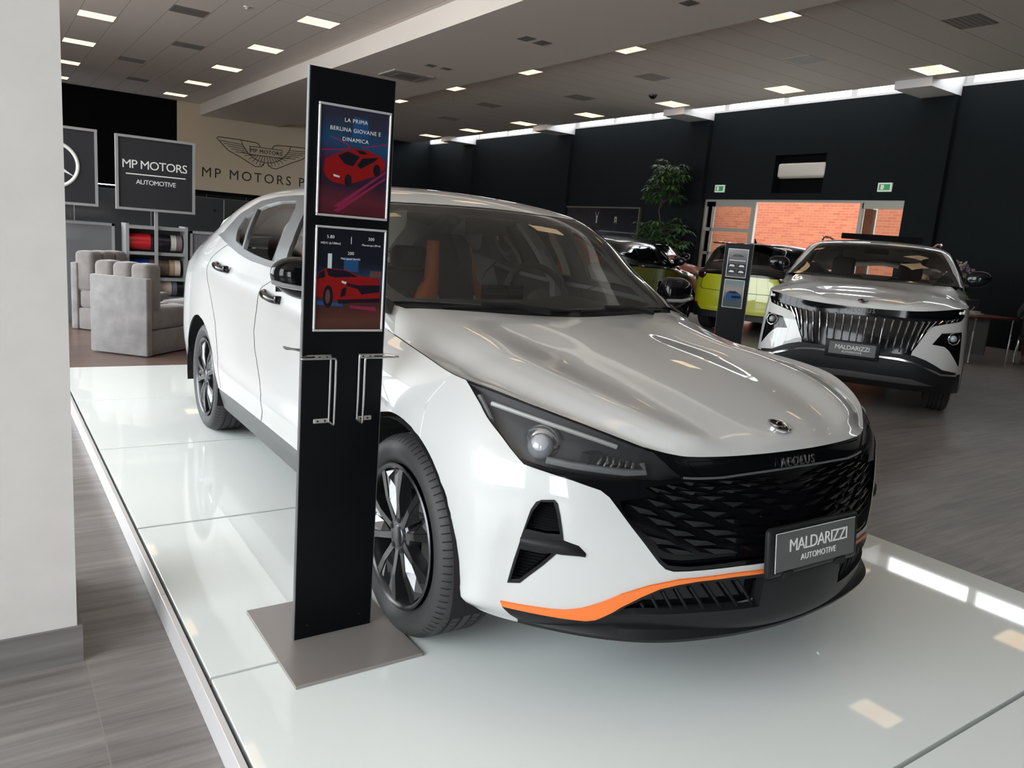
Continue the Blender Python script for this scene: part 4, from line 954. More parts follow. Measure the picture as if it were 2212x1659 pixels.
def build_hatch(loc,rz):
    R=thing('hatchback','lime yellow small car with black roof and round tail lamps seen from behind','car',loc,rz); both=(1,-1)
    W2,T2,H2=hatch_surfaces()
    band=[(16.6,9),(16.9,8.2),(21,8.2),(21,9)]; low=[(16.9,0),(17.2,2.6),(18.3,2.7),(19.0,1.3),(21,1.2),(21,0)]; refl=[(17.4,2.85),(18.4,2.85),(18.5,2.45),(17.4,2.5)]; gate=[(18.4,8.2),(18.5,5.4),(18.9,5.0),(21,4.9),(21,4.97),(18.95,5.07),(18.6,5.45),(18.5,8.2)]
    generic_car(R,W2,T2,H2,M_YELLOW,M_BLACKPAINT,2.42,.31,.20,.835,[('band',band),('low',low),('refl',refl),('gate',gate)],dict(band=('rear_light_band',M_GLOSSBLK,.003),low=('rear_diffuser',M_SATIN,.003),refl=('rear_reflector',M_RED,.004),gate=('tailgate_gap',M_GAP,-.003)),arch=.385,glass=glassmat('dark_car_glass',(.10,.11,.11)))
    for s in both:
        a=W2([(17.9,8.1)])[0]; n=Vector((s*.45,.9,0)); c=Vector((a[0]*s*1.0,a[1]+.0,a[2]))
        n.normalize(); ax=n.cross(Vector((0,0,1))); Rm=Matrix((ax,n,Vector((0,0,1)))).transposed(); bm=bm_new(); ball(bm,c+n*.01,.108,1,.5,.80,24,14,Rm); Mx=frame(c,ax,Vector((0,0,1))); t=smooth(obj('tail_lamp',bm,mat('dark_tail_lamp',(.03,.008,.010),.1,coat=1),R))
        bm=bm_new(); 
        for k in range(3): tube(bm,[Mx@Vector((x,.03-.03*k,-.052 if (n.cross(Vector((0,0,1))).cross(Vector((0,0,1)))).dot(n)<0 else .052)) for x in (-.045,.045)],.005,5)
        obj('lamp_bars',bm,M_RED,t)
    bm=bm_new(); box(bm,-.58,.58,2.80,2.98,1.375,1.395,.01); obj('roof_spoiler',bm,M_BLACKPAINT,R)
    bm=bm_new(); cyl(bm,(0,2.55,1.40),(0,2.62,1.49),.03,.006,8); obj('shark_fin_antenna',bm,M_BLACKPAINT,R)
    q=W2([(21,6.6)])[0]; text('boot_lettering','SERES',.05,M_SATIN,frame((-.55,q[1]+.012-.05,.62),(-1,0,0),(0,0,1)),R,.001) if 0 else None
    return R
def build_black(name,label,loc,rz,sc):
    R=thing(name,label,'car',loc,rz,group='black crossovers beyond the saloon'); W2,T2,H2=suv_surfaces(W,T,H)
    generic_car(R,W2,T2,H2,M_BLACKPAINT,M_BLACKPAINT,2.785,.36,.25,.865,[],{},glass=glassmat('dark_car_glass',(.10,.11,.11)),arch=.43)
    bm=bm_new(); box(bm,-.56,.56,3.02,3.32,1.60,1.63,.012); obj('roof_spoiler',bm,M_BLACKPAINT,R)
    R.scale=(sc,sc,sc); return R
# ---------------------------------------------------------------- room
def texmat(m,scale,build): pass
def floor_mat():
    m=mat('grey_stone_floor',(.3,.28,.27),.34); N,L,p=nodes(m)
    tc=N.new('ShaderNodeTexCoord'); mp=N.new('ShaderNodeMapping'); mp.inputs['Location'].default_value=(-.22,-.302,0)
    br=N.new('ShaderNodeTexBrick'); br.offset=0; br.inputs['Scale'].default_value=1; br.inputs['Brick Width'].default_value=.63; br.inputs['Row Height'].default_value=.308
    br.inputs['Mortar Size'].default_value=.0016; br.inputs['Mortar Smooth'].default_value=.2
    br.inputs['Color1'].default_value=(0,0,0,1); br.inputs['Color2'].default_value=(1,1,1,1); br.inputs['Mortar'].default_value=(.5,.5,.5,1)
    L.new(tc.outputs['Object'],mp.inputs[0]); L.new(mp.outputs[0],br.inputs['Vector'])
    m2=N.new('ShaderNodeMapping'); m2.inputs['Scale'].default_value=(1.6,26,1); nz=N.new('ShaderNodeTexNoise'); nz.inputs['Scale'].default_value=1; nz.inputs['Detail'].default_value=7; nz.inputs['Roughness'].default_value=.65; nz.inputs['Distortion'].default_value=.4
    L.new(tc.outputs['Object'],m2.inputs[0]); L.new(m2.outputs[0],nz.inputs['Vector'])
    cr=N.new('ShaderNodeValToRGB'); e=cr.color_ramp.elements; e[0].position=.28; e[0].color=(.135,.120,.115,1); e[1].position=.72; e[1].color=(.30,.275,.262,1)
    k=cr.color_ramp.elements.new(.5); k.color=(.215,.196,.188,1)
    L.new(nz.outputs['Fac'],cr.inputs[0])
    mx=N.new('ShaderNodeMix'); mx.data_type='RGBA'; mx.blend_type='MULTIPLY'; mx.inputs['Factor'].default_value=1
    mr=N.new('ShaderNodeMapRange'); mr.inputs['To Min'].default_value=.86; mr.inputs['To Max'].default_value=1.1; L.new(br.outputs['Color'],mr.inputs[0])
    L.new(cr.outputs[0],mx.inputs['A']); L.new(mr.outputs[0],mx.inputs['B'])
    mo=N.new('ShaderNodeMix'); mo.data_type='RGBA'; mo.inputs['B'].default_value=(.26,.235,.20,1)
    L.new(br.outputs['Fac'],mo.inputs['Factor']); L.new(mx.outputs['Result'],mo.inputs['A']); L.new(mo.outputs['Result'],p.inputs['Base Color'])
    bp=N.new('ShaderNodeBump'); bp.inputs['Strength'].default_value=.25; bp.inputs['Distance'].default_value=.002; L.new(nz.outputs['Fac'],bp.inputs['Height']); L.new(bp.outputs[0],p.inputs['Normal'])
    return m
def wood_mat():
    m=mat('brown_plank_floor',(.2,.12,.09),.3); N,L,p=nodes(m)
    tc=N.new('ShaderNodeTexCoord'); br=N.new('ShaderNodeTexBrick'); br.inputs['Scale'].default_value=1; br.inputs['Brick Width'].default_value=1.2; br.inputs['Row Height'].default_value=.16; br.inputs['Mortar Size'].default_value=.001
    br.inputs['Color1'].default_value=(.17,.11,.088,1); br.inputs['Color2'].default_value=(.13,.085,.072,1); br.inputs['Mortar'].default_value=(.03,.02,.02,1)
    m2=N.new('ShaderNodeMapping'); m2.inputs['Scale'].default_value=(2,30,1); nz=N.new('ShaderNodeTexNoise'); nz.inputs['Scale'].default_value=1; nz.inputs['Detail'].default_value=5
    mx=N.new('ShaderNodeMix'); mx.data_type='RGBA'; mx.blend_type='OVERLAY'; mx.inputs['Factor'].default_value=.6
    L.new(tc.outputs['Object'],br.inputs['Vector']); L.new(tc.outputs['Object'],m2.inputs[0]); L.new(m2.outputs[0],nz.inputs['Vector'])
    L.new(br.outputs['Color'],mx.inputs['A']); L.new(nz.outputs['Color'],mx.inputs['B']); L.new(mx.outputs['Result'],p.inputs['Base Color'])
    # grey out the coloured noise
    mx.inputs['B'].default_value=(.5,.5,.5,1); L.remove(mx.inputs['B'].links[0]); L.new(nz.outputs['Fac'],mx.inputs['B'])
    return m
M_FLOOR=floor_mat(); M_WOOD=wood_mat()
M_DARKWALL=vary(mat('dark_blue_black_wall',(.012,.014,.016),.8,spec=.12),60,(.0065,.0085,.0105),(.010,.013,.015),bump=.05)
M_BLACKWALL=mat('black_wall',(.003,.003,.0035),.8,spec=.1)
M_BEIGE=mat('beige_wall',(.66,.55,.41),.8)
M_PILLAR=vary(mat('off_white_plaster',(.70,.68,.65),.7),9,(.69,.66,.63),(.72,.69,.66),bump=.04)
M_CEIL=mat('grey_beige_ceiling',(.80,.73,.67),.9)
M_SOFFIT=mat('plaster_soffit',(.78,.71,.65),.9)
def grid_ceiling(name,wx,wy,ox,oy,line=.006):
    m=mat(name,(.80,.73,.67),.9); N,L,p=nodes(m); tc=N.new('ShaderNodeTexCoord'); mp=N.new('ShaderNodeMapping'); mp.inputs['Location'].default_value=(-ox,-oy,0)
    br=N.new('ShaderNodeTexBrick'); br.offset=0; br.inputs['Scale'].default_value=1; br.inputs['Brick Width'].default_value=wx; br.inputs['Row Height'].default_value=wy; br.inputs['Mortar Size'].default_value=line
    br.inputs['Color1'].default_value=(.80,.73,.67,1); br.inputs['Color2'].default_value=(.77,.70,.64,1); br.inputs['Mortar'].default_value=(.38,.34,.31,1)
    L.new(tc.outputs['Object'],mp.inputs[0]); L.new(mp.outputs[0],br.inputs['Vector']); L.new(br.outputs['Color'],p.inputs['Base Color']); return m
M_TILEA=grid_ceiling('ceiling_tiles_long',.693,12.0,1.91,3,.006)
M_TILEB=grid_ceiling('ceiling_tiles_lines',6.0,.66,9.8,8.0,.006)
XR,YB,XL,YF=16.3,31.0,-5.0,-5.5
bm=bm_new(); box(bm,XL,XR+.2,YF,YB,-.05,0); struct('floor',bm,M_FLOOR)
bm=bm_new(); box(bm,XL+.01,8.0,6.95,YB-.01,.0005,.004); struct('trim_1',bm,M_WOOD)['label']='brown wooden plank floor behind the platform'
bm=bm_new(); box(bm,XL,6.09,YB,YB+.1,2.1,5.5); struct('wall_back_left',bm,M_BLACKWALL)
bm=bm_new(); box(bm,6.09,13.2,YB,YB+.1,2.1,5.5); struct('wall_back',bm,M_BEIGE)
bm=bm_new(); box(bm,13.2,XR,YB-.15,YB+.1,0,5.5); struct('wall_back_right',bm,M_DARKWALL)
bm=bm_new(); box(bm,6.09,13.2,YB-.06,YB,2.07,2.2); struct('trim_2',bm,M_BLACKWALL)
# right wall with doorway y 9.2-14.95 z<2.8 and the niche
bm=bm_new()
T0=XR+.35
for (y0,y1,z0,z1) in ((YF,9.2,0,5.02),(14.95,YB,0,5.02),(9.2,14.95,2.8,2.95),(9.2,11.34,2.95,3.86),(12.76,14.95,2.95,3.86),(9.2,14.95,3.86,5.02)): box(bm,XR,T0,y0,y1,z0,z1)
struct('wall_right',bm,M_DARKWALL)
bm=bm_new(); box(bm,XR+.30,XR+.36,11.3,12.8,2.9,3.9); struct('trim_3',bm,M_BLACKWALL)
for k,y in enumerate((-3.95,2.25,8.5,14.9,20.83,27.05)):
    bm=bm_new(); box(bm,XR-.14,XR,y,y+.72,0,4.84); struct('trim_%d'%(10+k),bm,M_DARKWALL)
    bm=bm_new(); box(bm,15.15,XR+.5,y,y+.75,4.84,5.45); struct('trim_%d'%(20+k),bm,mat('white_plaster',(.72,.70,.70),.8))
# ceilings
bm=bm_new(); box(bm,XL,6.88,YF,YB,5.25,5.4); struct('ceiling',bm,M_TILEA)
bm=bm_new(); box(bm,6.88,9.76,YF,YB,4.857,5.4); struct('ceiling_soffit',bm,M_SOFFIT)
bm=bm_new(); box(bm,9.76,15.42,YF,YB,5.0,5.12); struct('ceiling_tiles',bm,M_TILEB)
bm=bm_new(); box(bm,9.7,XR+.4,YF,YB,6.1,6.2); struct('roof',bm,mat('white_plaster',(.7,.7,.7)))
bm=bm_new(); box(bm,15.40,15.43,YF,YB,5.0,6.1); struct('trim_4',bm,MATS['white_plaster'])
bm=bm_new()
for y in (9.38,10.905,12.705,14.55,3.12,4.70,6.54,8.40,15.72,17.3,18.95,20.75,21.7,23.3,24.9,26.9,28,29.6,1.9,-.2): box(bm,XR+.05,XR+.15,y-.075,y+.075,5.02,6.1)
box(bm,XR+.04,XR+.16,YF,YB,5.02,5.08); struct('window_1',bm,mat('window_frame_white',(.66,.64,.62),.4))
# walls behind and left of the camera: unseen glazed shop front, openings sized to balance the daylight
bm=bm_new(); box(bm,XL,XR+.3,YF-.1,YF,3.9,5.5)
FX1=-3.0
for x in np.arange(XL,FX1,1.9): box(bm,x-.05,x+.05,YF-.1,YF,0,3.9)
box(bm,XL,XR,YF-.1,YF,0,.12); struct('window_2',bm,mat('grey_frame',(.25,.25,.25),.5))
bm=bm_new(); box(bm,XL-.1,XL,YF,YB,5.05,5.5); box(bm,XL-.1,XL,19,YB,0,5.1); box(bm,XL-.1,XL,YF,-2.4,0,5.1); box(bm,XL-.1,XL,-2.4,19,0,.5)  # unseen left wall, near end made solid to cut light on the saloon
for y in np.arange(-2.4,19,2.4): box(bm,XL-.1,XL,y-.05,y+.05,.5,5.05)
struct('window_3',bm,MATS['grey_frame'])
portal(((XL+FX1)/2,YF-.02,2.0),(math.radians(90),0,0),FX1-XL,3.8)
portal((XL-.02,8.3,2.78),(math.radians(90),0,math.radians(-90)),21.4,4.55)
portal((XR+.2,12.5,5.5),(0,math.radians(90),0),1.0,34)
bm=bm_new(); box(bm,FX1,XR+.3,YF-.12,YF-.02,0,5.4); struct('wall_front_unseen',bm,M_DARKWALL)  # unseen dark wall added to hold back front daylight and bright reflections
# outside ground
bm=bm_new(); box(bm,-25,XL-.1,-25,35,-.1,-.05); box(bm,-25,XR+12,-25,YF-.1,-.1,-.05); box(bm,XR+.35,XR+9,YF-.1,35,-.1,-.05); struct('ground_outside',bm,mat('pale_paving',(.62,.60,.57),.9))
# pillar by the camera
bm=bm_new(); box(bm,-2.2,.199,2.462,3.05,0,5.25); struct('trim_5',bm,M_PILLAR)['label']='off-white plastered pillar'
bm=bm_new(); box(bm,-2.21,.213,2.45,3.06,0,.115); 
mb=vary(mat('grey_stone_skirting',(.2,.18,.18),.4),1,(.16,.145,.14),(.25,.23,.225),stretch=(1.5,1,24),detail=6); struct('baseboard_left',bm,mb)
# ---- glass platform
PX0,PX1=.483,3.51
pf=thing('display_platform','low stage of white glass panels under the white saloon','platform',(2.0,3.0,0))
M_PGLASS=mat('back_painted_glass',(.90,.94,.92),.03,spec=.6,coat=.0)
js=[-2.74,-1.54,-.342,.858,2.0465,3.2488,4.451,5.6535,6.87]
for a,b in zip(js,js[1:]):
    bm=bm_new(); box(bm,PX0+.004-2.0,PX1-2.0,a+.007-3,b-.007-3,.061,.0895,.0015,1); obj('glass_panel',bm,M_PGLASS,pf)
bm=bm_new(); box(bm,PX0-2-.004,PX1-2-.01,-2.74-3,6.865-3,.004,.06); obj('substructure',bm,mat('joint_grey',(.10,.095,.09),.7),pf)
bm=bm_new(); 
for a,b in ((-2.74,2.62),(2.623,6.87)): box(bm,.458-2,.476-2,a-3,b-3,.0,.0885,.0015,1)
obj('edge_profile',bm,mat('brushed_aluminium',(.80,.78,.78),.38,metal=.35),pf)
# ---- ceiling lights
M_LIT=mat('lit_diffuser',(.9,.8,.6),.5,emit=(1,.80,.48),es=2.3)
def lit_mat():
    m=M_LIT; N,L,p=nodes(m); tc=N.new('ShaderNodeTexCoord'); sp=N.new('ShaderNodeSeparateXYZ'); L.new(tc.outputs['Generated'],sp.inputs[0])
    a=N.new('ShaderNodeMath'); a.operation='SUBTRACT'; a.inputs[1].default_value=.5; b=N.new('ShaderNodeMath'); b.operation='ABSOLUTE'; L.new(sp.outputs['Y'],a.inputs[0]); L.new(a.outputs[0],b.inputs[0])
    cr=N.new('ShaderNodeValToRGB'); e=cr.color_ramp.elements; e[0].position=.12; e[0].color=(1,.62,.30,1); e[1].position=.42; e[1].color=(1,.80,.52,1); L.new(b.outputs[0],cr.inputs[0]); L.new(cr.outputs[0],p.inputs['Emission Color'])
lit_mat()
M_LFRAME=mat('light_frame',(.5,.47,.43),.6)
def light_thing(x,y,z,sx,sy):
    t=thing('ceiling_light','recessed square ceiling light, lit warm yellow','ceiling light',(x,y,z))
    bm=bm_new(); box(bm,-sx/2,sx/2,-sy/2,sy/2,-.004,.02); obj('diffuser',bm,M_LIT,t)
    bm=bm_new(); w=.012
    for (a,b,c,d) in ((-sx/2-w,sx/2+w,-sy/2-w,-sy/2),(-sx/2-w,sx/2+w,sy/2,sy/2+w),(-sx/2-w,-sx/2,-sy/2,sy/2),(sx/2,sx/2+w,-sy/2,sy/2)): box(bm,a,b,c,d,-.006,.0)
    obj('frame',bm,M_LFRAME,t); return t
L0=light_thing(5.75,15.87,5.25,.68,.58)
rows=[]
for k,y in enumerate((1.8,5.2,8.6,12.05,15.87,19.35,22.8,26.2,29.5)):
    if k==4: continue
    rows.append((5.75,y,5.25,'B',k))
for k,y in enumerate((1.5,5.0,8.4,11.9,15.2,19.45,22.9,26.4,29.75)): rows.append((2.25,y,5.25,'A',k))
for k,y in enumerate((-1.6,1.7,4.98,8.32,11.67,14.93,18.24,21.5,24.8,28.1)): rows.append((10.08,y,5.0,'S',k))
for k,y in enumerate((-1.6,1.7,4.98,8.22,11.49,14.85,18.15,21.45,24.72,27.8)): rows.append((14.66,y,5.0,'T',k))
names={'A':'in the pillar row','B':'in the row left of the totem','S':'in the soffit edge row','T':'in the row by the high windows'}
order=['nearest the camera','second','third','fourth','fifth','sixth','seventh','eighth','ninth','farthest']
grp={'A':'lights of the pillar row','B':'lights of the beam row','S':'lights of the soffit row','T':'lights of the window row'}
L0['label']='warm square ceiling light nearest the camera in the row left of the totem'; L0['group']=grp['B']
vis={'A':[5,6,7,8],'B':[5,6,7,8],'S':[3,4,5,6,7,8,9],'T':[3,4,5,6,7,8,9]}
for x,y,z,r,k in rows:
    c=dup(L0,(x,y,z))
    v=vis[r]
    if k in v: c['label']='warm square ceiling light, %s visible %s'%(order[v.index(k)+(1 if r=='B' else 0)] if v.index(k)+(r=='B') else 'nearest',names[r])
    else: c['label']='warm square ceiling light outside the frame %s'%names[r]; c['group']='unseen '+grp[r]; continue 
    c['group']=grp[r]
# ---- ceiling fittings
M_VENT=mat('vent_grey',(.20,.185,.17),.7)
def flat(name,label,cat,x0,x1,y0,y1,z,m,group=None):
    t=thing(name,label,cat,((x0+x1)/2,(y0+y1)/2,z),group=group); dx=(x1-x0)/2; dy=(y1-y0)/2
    bm=bm_new(); box(bm,-dx,dx,-dy,dy,-.006,.01); obj('panel',bm,m,t)
    bm=bm_new(); n=7
    for k in range(n): box(bm,-dx+.02,dx-.02,-dy+.03+(2*dy-.06)*k/(n-1)-.004,-dy+.03+(2*dy-.06)*k/(n-1)+.004,-.011,-.006)
    obj('slats',bm,m,t)
    return t
gv='return air grilles in the tiled ceiling'
for i,(x0,x1,y0,y1) in enumerate(((3.30,3.95,17.0,17.58),(4.0,4.65,20.45,21.0),(3.30,3.92,23.83,24.43),(3.98,4.56,27.2,27.75))):
    flat('air_grille','dark grey air grille in the left ceiling, %s from the camera'%('nearest','second','third','farthest')[i],'vent',x0,x1,y0,y1,5.25,M_VENT,gv)
f=.9607
i=0
for (x0,x1,y0,y1) in ((8.77,9.0,8.78,9.02),(8.41,8.66,12.46,12.78),(8.78,9.03,12.47,12.78),(8.41,8.63,16.2,16.45),(8.79,9.03,16.2,16.42),):
    flat('supply_vent','small grey square vent in the plaster soffit, %s'%('by the top edge of the photo','left of the middle pair','right of the middle pair','left of the far pair','right of the far pair')[i],'vent',x0*f,x1*f,y0*f,y1*f,4.857,M_VENT,'small soffit vents'); i+=1
M_GR2=mat('perforated_tile',(.33,.30,.27),.9)
for i,(x0,x1,y0,y1) in enumerate(((12.46,13.13,16.02,16.55),(11.77,12.42,19.27,19.8),(12.46,13.1,22.7,23.25),(11.82,12.45,6.13,6.68))):
    flat('perforated_tile','darker perforated tile in the ceiling, %s'%('under the windows side, nearest of the far three','middle of the far three','farthest one','at the top right of the photo')[i],'vent',x0,x1,y0,y1,5.0,M_GR2,'perforated ceiling tiles')
flat('unlit_ceiling_light','pale unlit square panel between the two light rows','ceiling light',12.43,12.97,9.3,9.88,5.0,mat('pale_panel',(.62,.60,.57),.6))
t=flat('access_hatch','thin outlined square access hatch in the tiled ceiling','hatch',11.85,12.45,12.75,13.3,5.0,mat('hatch',(.45,.41,.37),.9))
t=thing('ceiling_cassette','square cassette air conditioner in the soffit behind the totem','air conditioner',(8.67*f,17.85*f,4.857))
bm=bm_new(); box(bm,-.5,.5,-.45,.45,-.03,.01,.01); obj('cover',bm,mat('cassette_grey',(.40,.37,.34),.6),t)
bm=bm_new(); box(bm,-.27,.27,-.25,.25,-.036,-.03); obj('intake_grille',bm,M_VENT,t)
bm=bm_new()
for a,b,c,d in ((-.36,.36,-.38,-.33),(-.36,.36,.33,.38),(-.42,-.37,-.3,.3),(.37,.42,-.3,.3)): box(bm,a,b,c,d,-.034,-.028)
obj('outlet_slots',bm,M_VENT,t)
t=thing('smoke_detector','round smoke detector on the left ceiling near the top edge','smoke detector',(4.37,15.94,5.25)); bm=bm_new(); cyl(bm,(0,0,-.02),(0,0,0),.06); obj('base',bm,mat('pale_panel',(.6,.6,.6)),t); bm=bm_new(); ball(bm,(0,0,-.03),.035,1,1,.7); smooth(obj('sensor',bm,MATS['pale_panel'],t))
t=thing('dome_camera','dark dome camera hanging from the tiled ceiling','security camera',(13.53,14.4,5.0)); bm=bm_new(); cyl(bm,(0,0,-.03),(0,0,0),.11); obj('base',bm,M_VENT,t); bm=bm_new(); ball(bm,(0,0,-.03),.09,1,1,.8); smooth(obj('dome',bm,M_GLOSSBLK,t))
# ---- black framed signs on posts, y=10
def sign(name,label,x0,x1,z0,z1,y,post=None):
    t=thing(name,label,'sign',((x0+x1)/2,y,0)); cx=(x0+x1)/2; w=(x1-x0)/2; fw=.028
    bm=bm_new(); box(bm,-w+fw,w-fw,.01,.05,z0+fw,z1-fw); obj('board',bm,mat('sign_black',(.012,.012,.015),.55),t)
    bm=bm_new()
    for a,b,c,d in ((-w,w,z0,z0+fw),(-w,w,z1-fw,z1),(-w,-w+fw,z0+fw,z1-fw),(w-fw,w,z0+fw,z1-fw)): box(bm,a,b,-.01,.055,c,d)
    obj('frame',bm,mat('sign_frame_grey',(.34,.33,.33),.4,metal=.3),t)
    bm=bm_new(); box(bm,-.018,.018,.02,.05,0 if post is None else post,z0); obj('post',bm,MATS['sign_frame_grey'],t)
    return t
t=sign('brand_sign','black square sign reading MP MOTORS AUTOMOTIVE on a post above the sample shelves',1.315,2.165,1.335,2.165,10.0)
Ms=lambda x,z,y=-.0: frame((x,y,z),(1,0,0),(0,0,1))
text('sign_lettering','MP MOTORS',.134,M_TXTW,Ms(-.01,1.845,.009),t,.001,space=.9)
text('sign_lettering','AUTOMOTIVE',.074,M_TXTW,Ms(0,1.655,.009),t,.001,space=.88)
bm=bm_new(); box(bm,-.32,.32,.004,.01,1.735,1.747); obj('sign_line',bm,M_TXTW,t)
t=sign('emblem_sign','black square sign with a white three-pointed star in a ring, half hidden by the pillar',.28,1.135,1.34,2.175,10.0)
bm=bm_new(); tube(bm,[(.235*math.cos(a),.006,1.76+.235*math.sin(a)) for a in np.linspace(0,2*math.pi,60)[:-1]],.019,8,closed=True)
for k in range(3):
    a=math.pi/2+k*2*math.pi/3; c,s=math.cos(a),math.sin(a); n=(-s,c)
    vs=[bm.verts.new(v) for v in ((.0+n[0]*.035*0+.03*math.cos(a+math.pi/3),.004,1.76+.03*math.sin(a+math.pi/3)),(.235*c,.004,1.76+.235*s),(.03*math.cos(a-math.pi/3),.004,1.76+.03*math.sin(a-math.pi/3)))]; bm.faces.new(vs)
obj('star_emblem',bm,M_TXTW,t)
# colour sample shelf unit
t=thing('sample_shelf','grey shelf rack with rolled paint and leather samples under the black sign','shelf',(1.755,10.25,0))
bm=bm_new(); M_SG=mat('shelf_grey',(.26,.26,.265),.45)
for z in (1.16,.86,.56,.33): box(bm,-.30,.31,-.18,.16,z-.035,z)
box(bm,-.335,-.30,-.18,.16,0,1.18); box(bm,.31,.345,-.18,.16,0,1.18); obj('frame',bm,M_SG,t)
bm=bm_new(); box(bm,-.30,.31,.13,.15,.33,1.14); obj('back_panel',bm,mat('shelf_back',(.08,.08,.085),.5),t)
def roll(lab,x0,x1,z,m):
    bm=bm_new(); cyl(bm,(1.755+x0,10.2,z),(1.755+x1,10.2,z),.085,seg=24); bmesh.ops.scale(bm,vec=(1,1,1.15),verts=bm.verts,space=Matrix.Translation((0,-10.2,-z)))
    tag(smooth(obj('colour_sample',bm,m)),lab,'sample',group='colour samples on the shelf rack')
for lab,x0,x1,z,c in (('red gloss sample at the left of the top shelf',-.29,-.06,.96,(.45,.01,.015)),('black gloss sample on the top shelf beside the red one',-.055,.16,.96,(.01,.01,.015)),('white sample on the top shelf',.165,.225,.96,(.55,.52,.48)),('mauve grey sample at the right of the top shelf',.23,.29,.96,(.20,.14,.15)),
    ('blue sample at the left of the middle shelf',-.29,-.08,.66,(.01,.045,.22)),('brown sample on the middle shelf beside the blue one',-.075,.14,.66,(.11,.08,.055)),('tan sample on the middle shelf',.145,.20,.66,(.38,.27,.15)),('ivory sample at the right of the middle shelf',.205,.27,.66,(.60,.50,.42)),
    ('cream leather sample on the bottom shelf',-.0,.17,.415,(.50,.42,.35)),('grey sample on the bottom shelf',.175,.23,.415,(.13,.14,.16)),('black sample on the bottom shelf',.235,.30,.415,(.01,.01,.01))):
    roll(lab,x0,x1,z+.015,mat('sample_'+lab.split()[0]+str(int(z*100)),c,.25,coat=.6))
# grey cabinets beside it
def cab(name,label,x0,x1,y0,y1,z1,m,tv=None):
    t=thing(name,label,'cabinet',((x0+x1)/2,y0,0)); w=(x1-x0)/2
    bm=bm_new(); box(bm,-w,w,.01,y1-y0,0,z1,.006); obj('body',bm,m,t)
    bm=bm_new()
    for a,b,c,d in ((-w,w,z1-.03,z1),(-w,-w+.03,.0,z1),(w-.03,w,.0,z1)): box(bm,a,b,-.005,.01,c,d)
    obj('edge_trim',bm,M_SG,t); return t
cab('display_counter','grey counter panel beside the sample shelf, left of it',.36,1.34,10.35,10.8,1.16,mat('counter_grey',(.13,.13,.135),.3,coat=.5))
t=cab('picture_panel','grey panel holding a framed dark picture behind the boot of the white saloon',2.13,3.1,10.1,10.4,1.14,mat('counter_grey',(.1,.1,.1)))
bm=bm_new(); box(bm,-.27,.3,-.02,0,.55,1.05); obj('picture_frame',bm,mat('pale_frame',(.42,.42,.41),.5),t); bm=bm_new(); box(bm,-.20,.25,-.025,-.019,.60,.99); obj('picture',bm,M_GLOSSBLK,t)
# tinted glass partition along the back wall
t=thing('glass_partition','dark tinted glass partition below the beige wall','partition',(5,YB-.1,0))
bm=bm_new(); box(bm,-10,8.2,0,.04,0,2.07); obj('dark_glass',bm,mat('dark_tinted_glass',(.018,.020,.021),.06,coat=1),t)
bm=bm_new()
for x in np.arange(-9.5,8.2,1.45): box(bm,x-.012,x+.012,-.02,0,0,2.07)
obj('door_joints',bm,mat('joint_dark',(.06,.06,.06),.5),t)
# dark display cabinets behind the signs
t=thing('dark_cabinet_row','row of dark glossy cabinets behind the signs','cabinet',(2.6,13.4,0))
bm=bm_new(); box(bm,-2.6,2.4,0,.5,0,1.62,.01); obj('body',bm,mat('dark_gloss_panel',(.035,.036,.038),.12,coat=1),t)
bm=bm_new()
for x in (-1.4,-.35,.75,1.6): box(bm,x-.008,x+.008,-.006,0,.05,1.6)
obj('door_joints',bm,mat('joint_light',(.16,.16,.16),.5),t)
bm=bm_new()
for x in (-1.25,-.5,.6,.9,1.45): cyl(bm,(x,-.012,1.42),(x,0,1.42),.018,seg=14)
obj('locks',bm,M_CHROME,t)
# ---- wall lettering and winged outline on the beige wall
M_INK=mat('dark_ink',(.03,.025,.022),.6)
wt=text('wall_lettering','MP MOTORS PREMIUM',.50,M_INK,frame((6.92,YB-.005,2.85),(1,0,0),(0,0,1)),None,.002,align='LEFT',space=1.28); tag(wt,'large dark letters MP MOTORS on the beige wall','lettering')
bm=bm_new(); cx,cz=9.3,3.85
def ln(p,r=.012): tube(bm,[(cx+a,YB-.016,cz+b) for a,b in p],r,5)
for s in (-1,1):
    ln([(s*.62*1,.17),(s*1.0,.17),(s*.20+s*.42,.25),(s*.5,.30),(s*1.0,.33),(s*1.75,.33),(s*1.8,.29),(s*1.66,.20),(s*1.35,-.05),(s*1.05,-.22),(s*.75,-.38),(s*.42,-.52),(s*.28,-.56),(s*.12,-.38)] if 0 else [(s*.22,.17),(s*.30,.27),(s*.42,.31),(s*1.1,.34),(s*1.78,.34),(s*1.84,.30),(s*1.70,.16),(s*1.42,-.10),(s*1.0,-.28),(s*.72,-.42),(s*.40,-.58),(s*.20,-.56),(s*.06,-.42)],.014)
    ln([(s*.95,.32),(s*.86,.10),(s*.70,-.10),(s*.50,-.26),(s*.25,-.36),(0,-.39)],.012)
    for k in range(5): ln([(s*(.88-.07*k*.9),.17-.075*k),(s*(1.72-.14*k),.22-.085*k)],.010)
    for k in range(7):
        t0=math.radians(-88+ -2+11*k); 
        ln([(s*(.04+.085*k),-.16),(s*(.10+.14*k),-.52+.012*k*k)],.010)
ln([(-.62,.15),(.62,.15),(.62,-.15),(-.62,-.15),(-.62,.15)],.012)
wg=obj('winged_emblem',bm,M_INK); tag(wg,'dark outline of spread wings painted on the beige wall above the letters','emblem')
text('emblem_lettering','MP MOTORS',.20,M_INK,frame((cx,YB-.02,cz),(1,0,0),(0,0,1)),wg,.002,space=1.1)
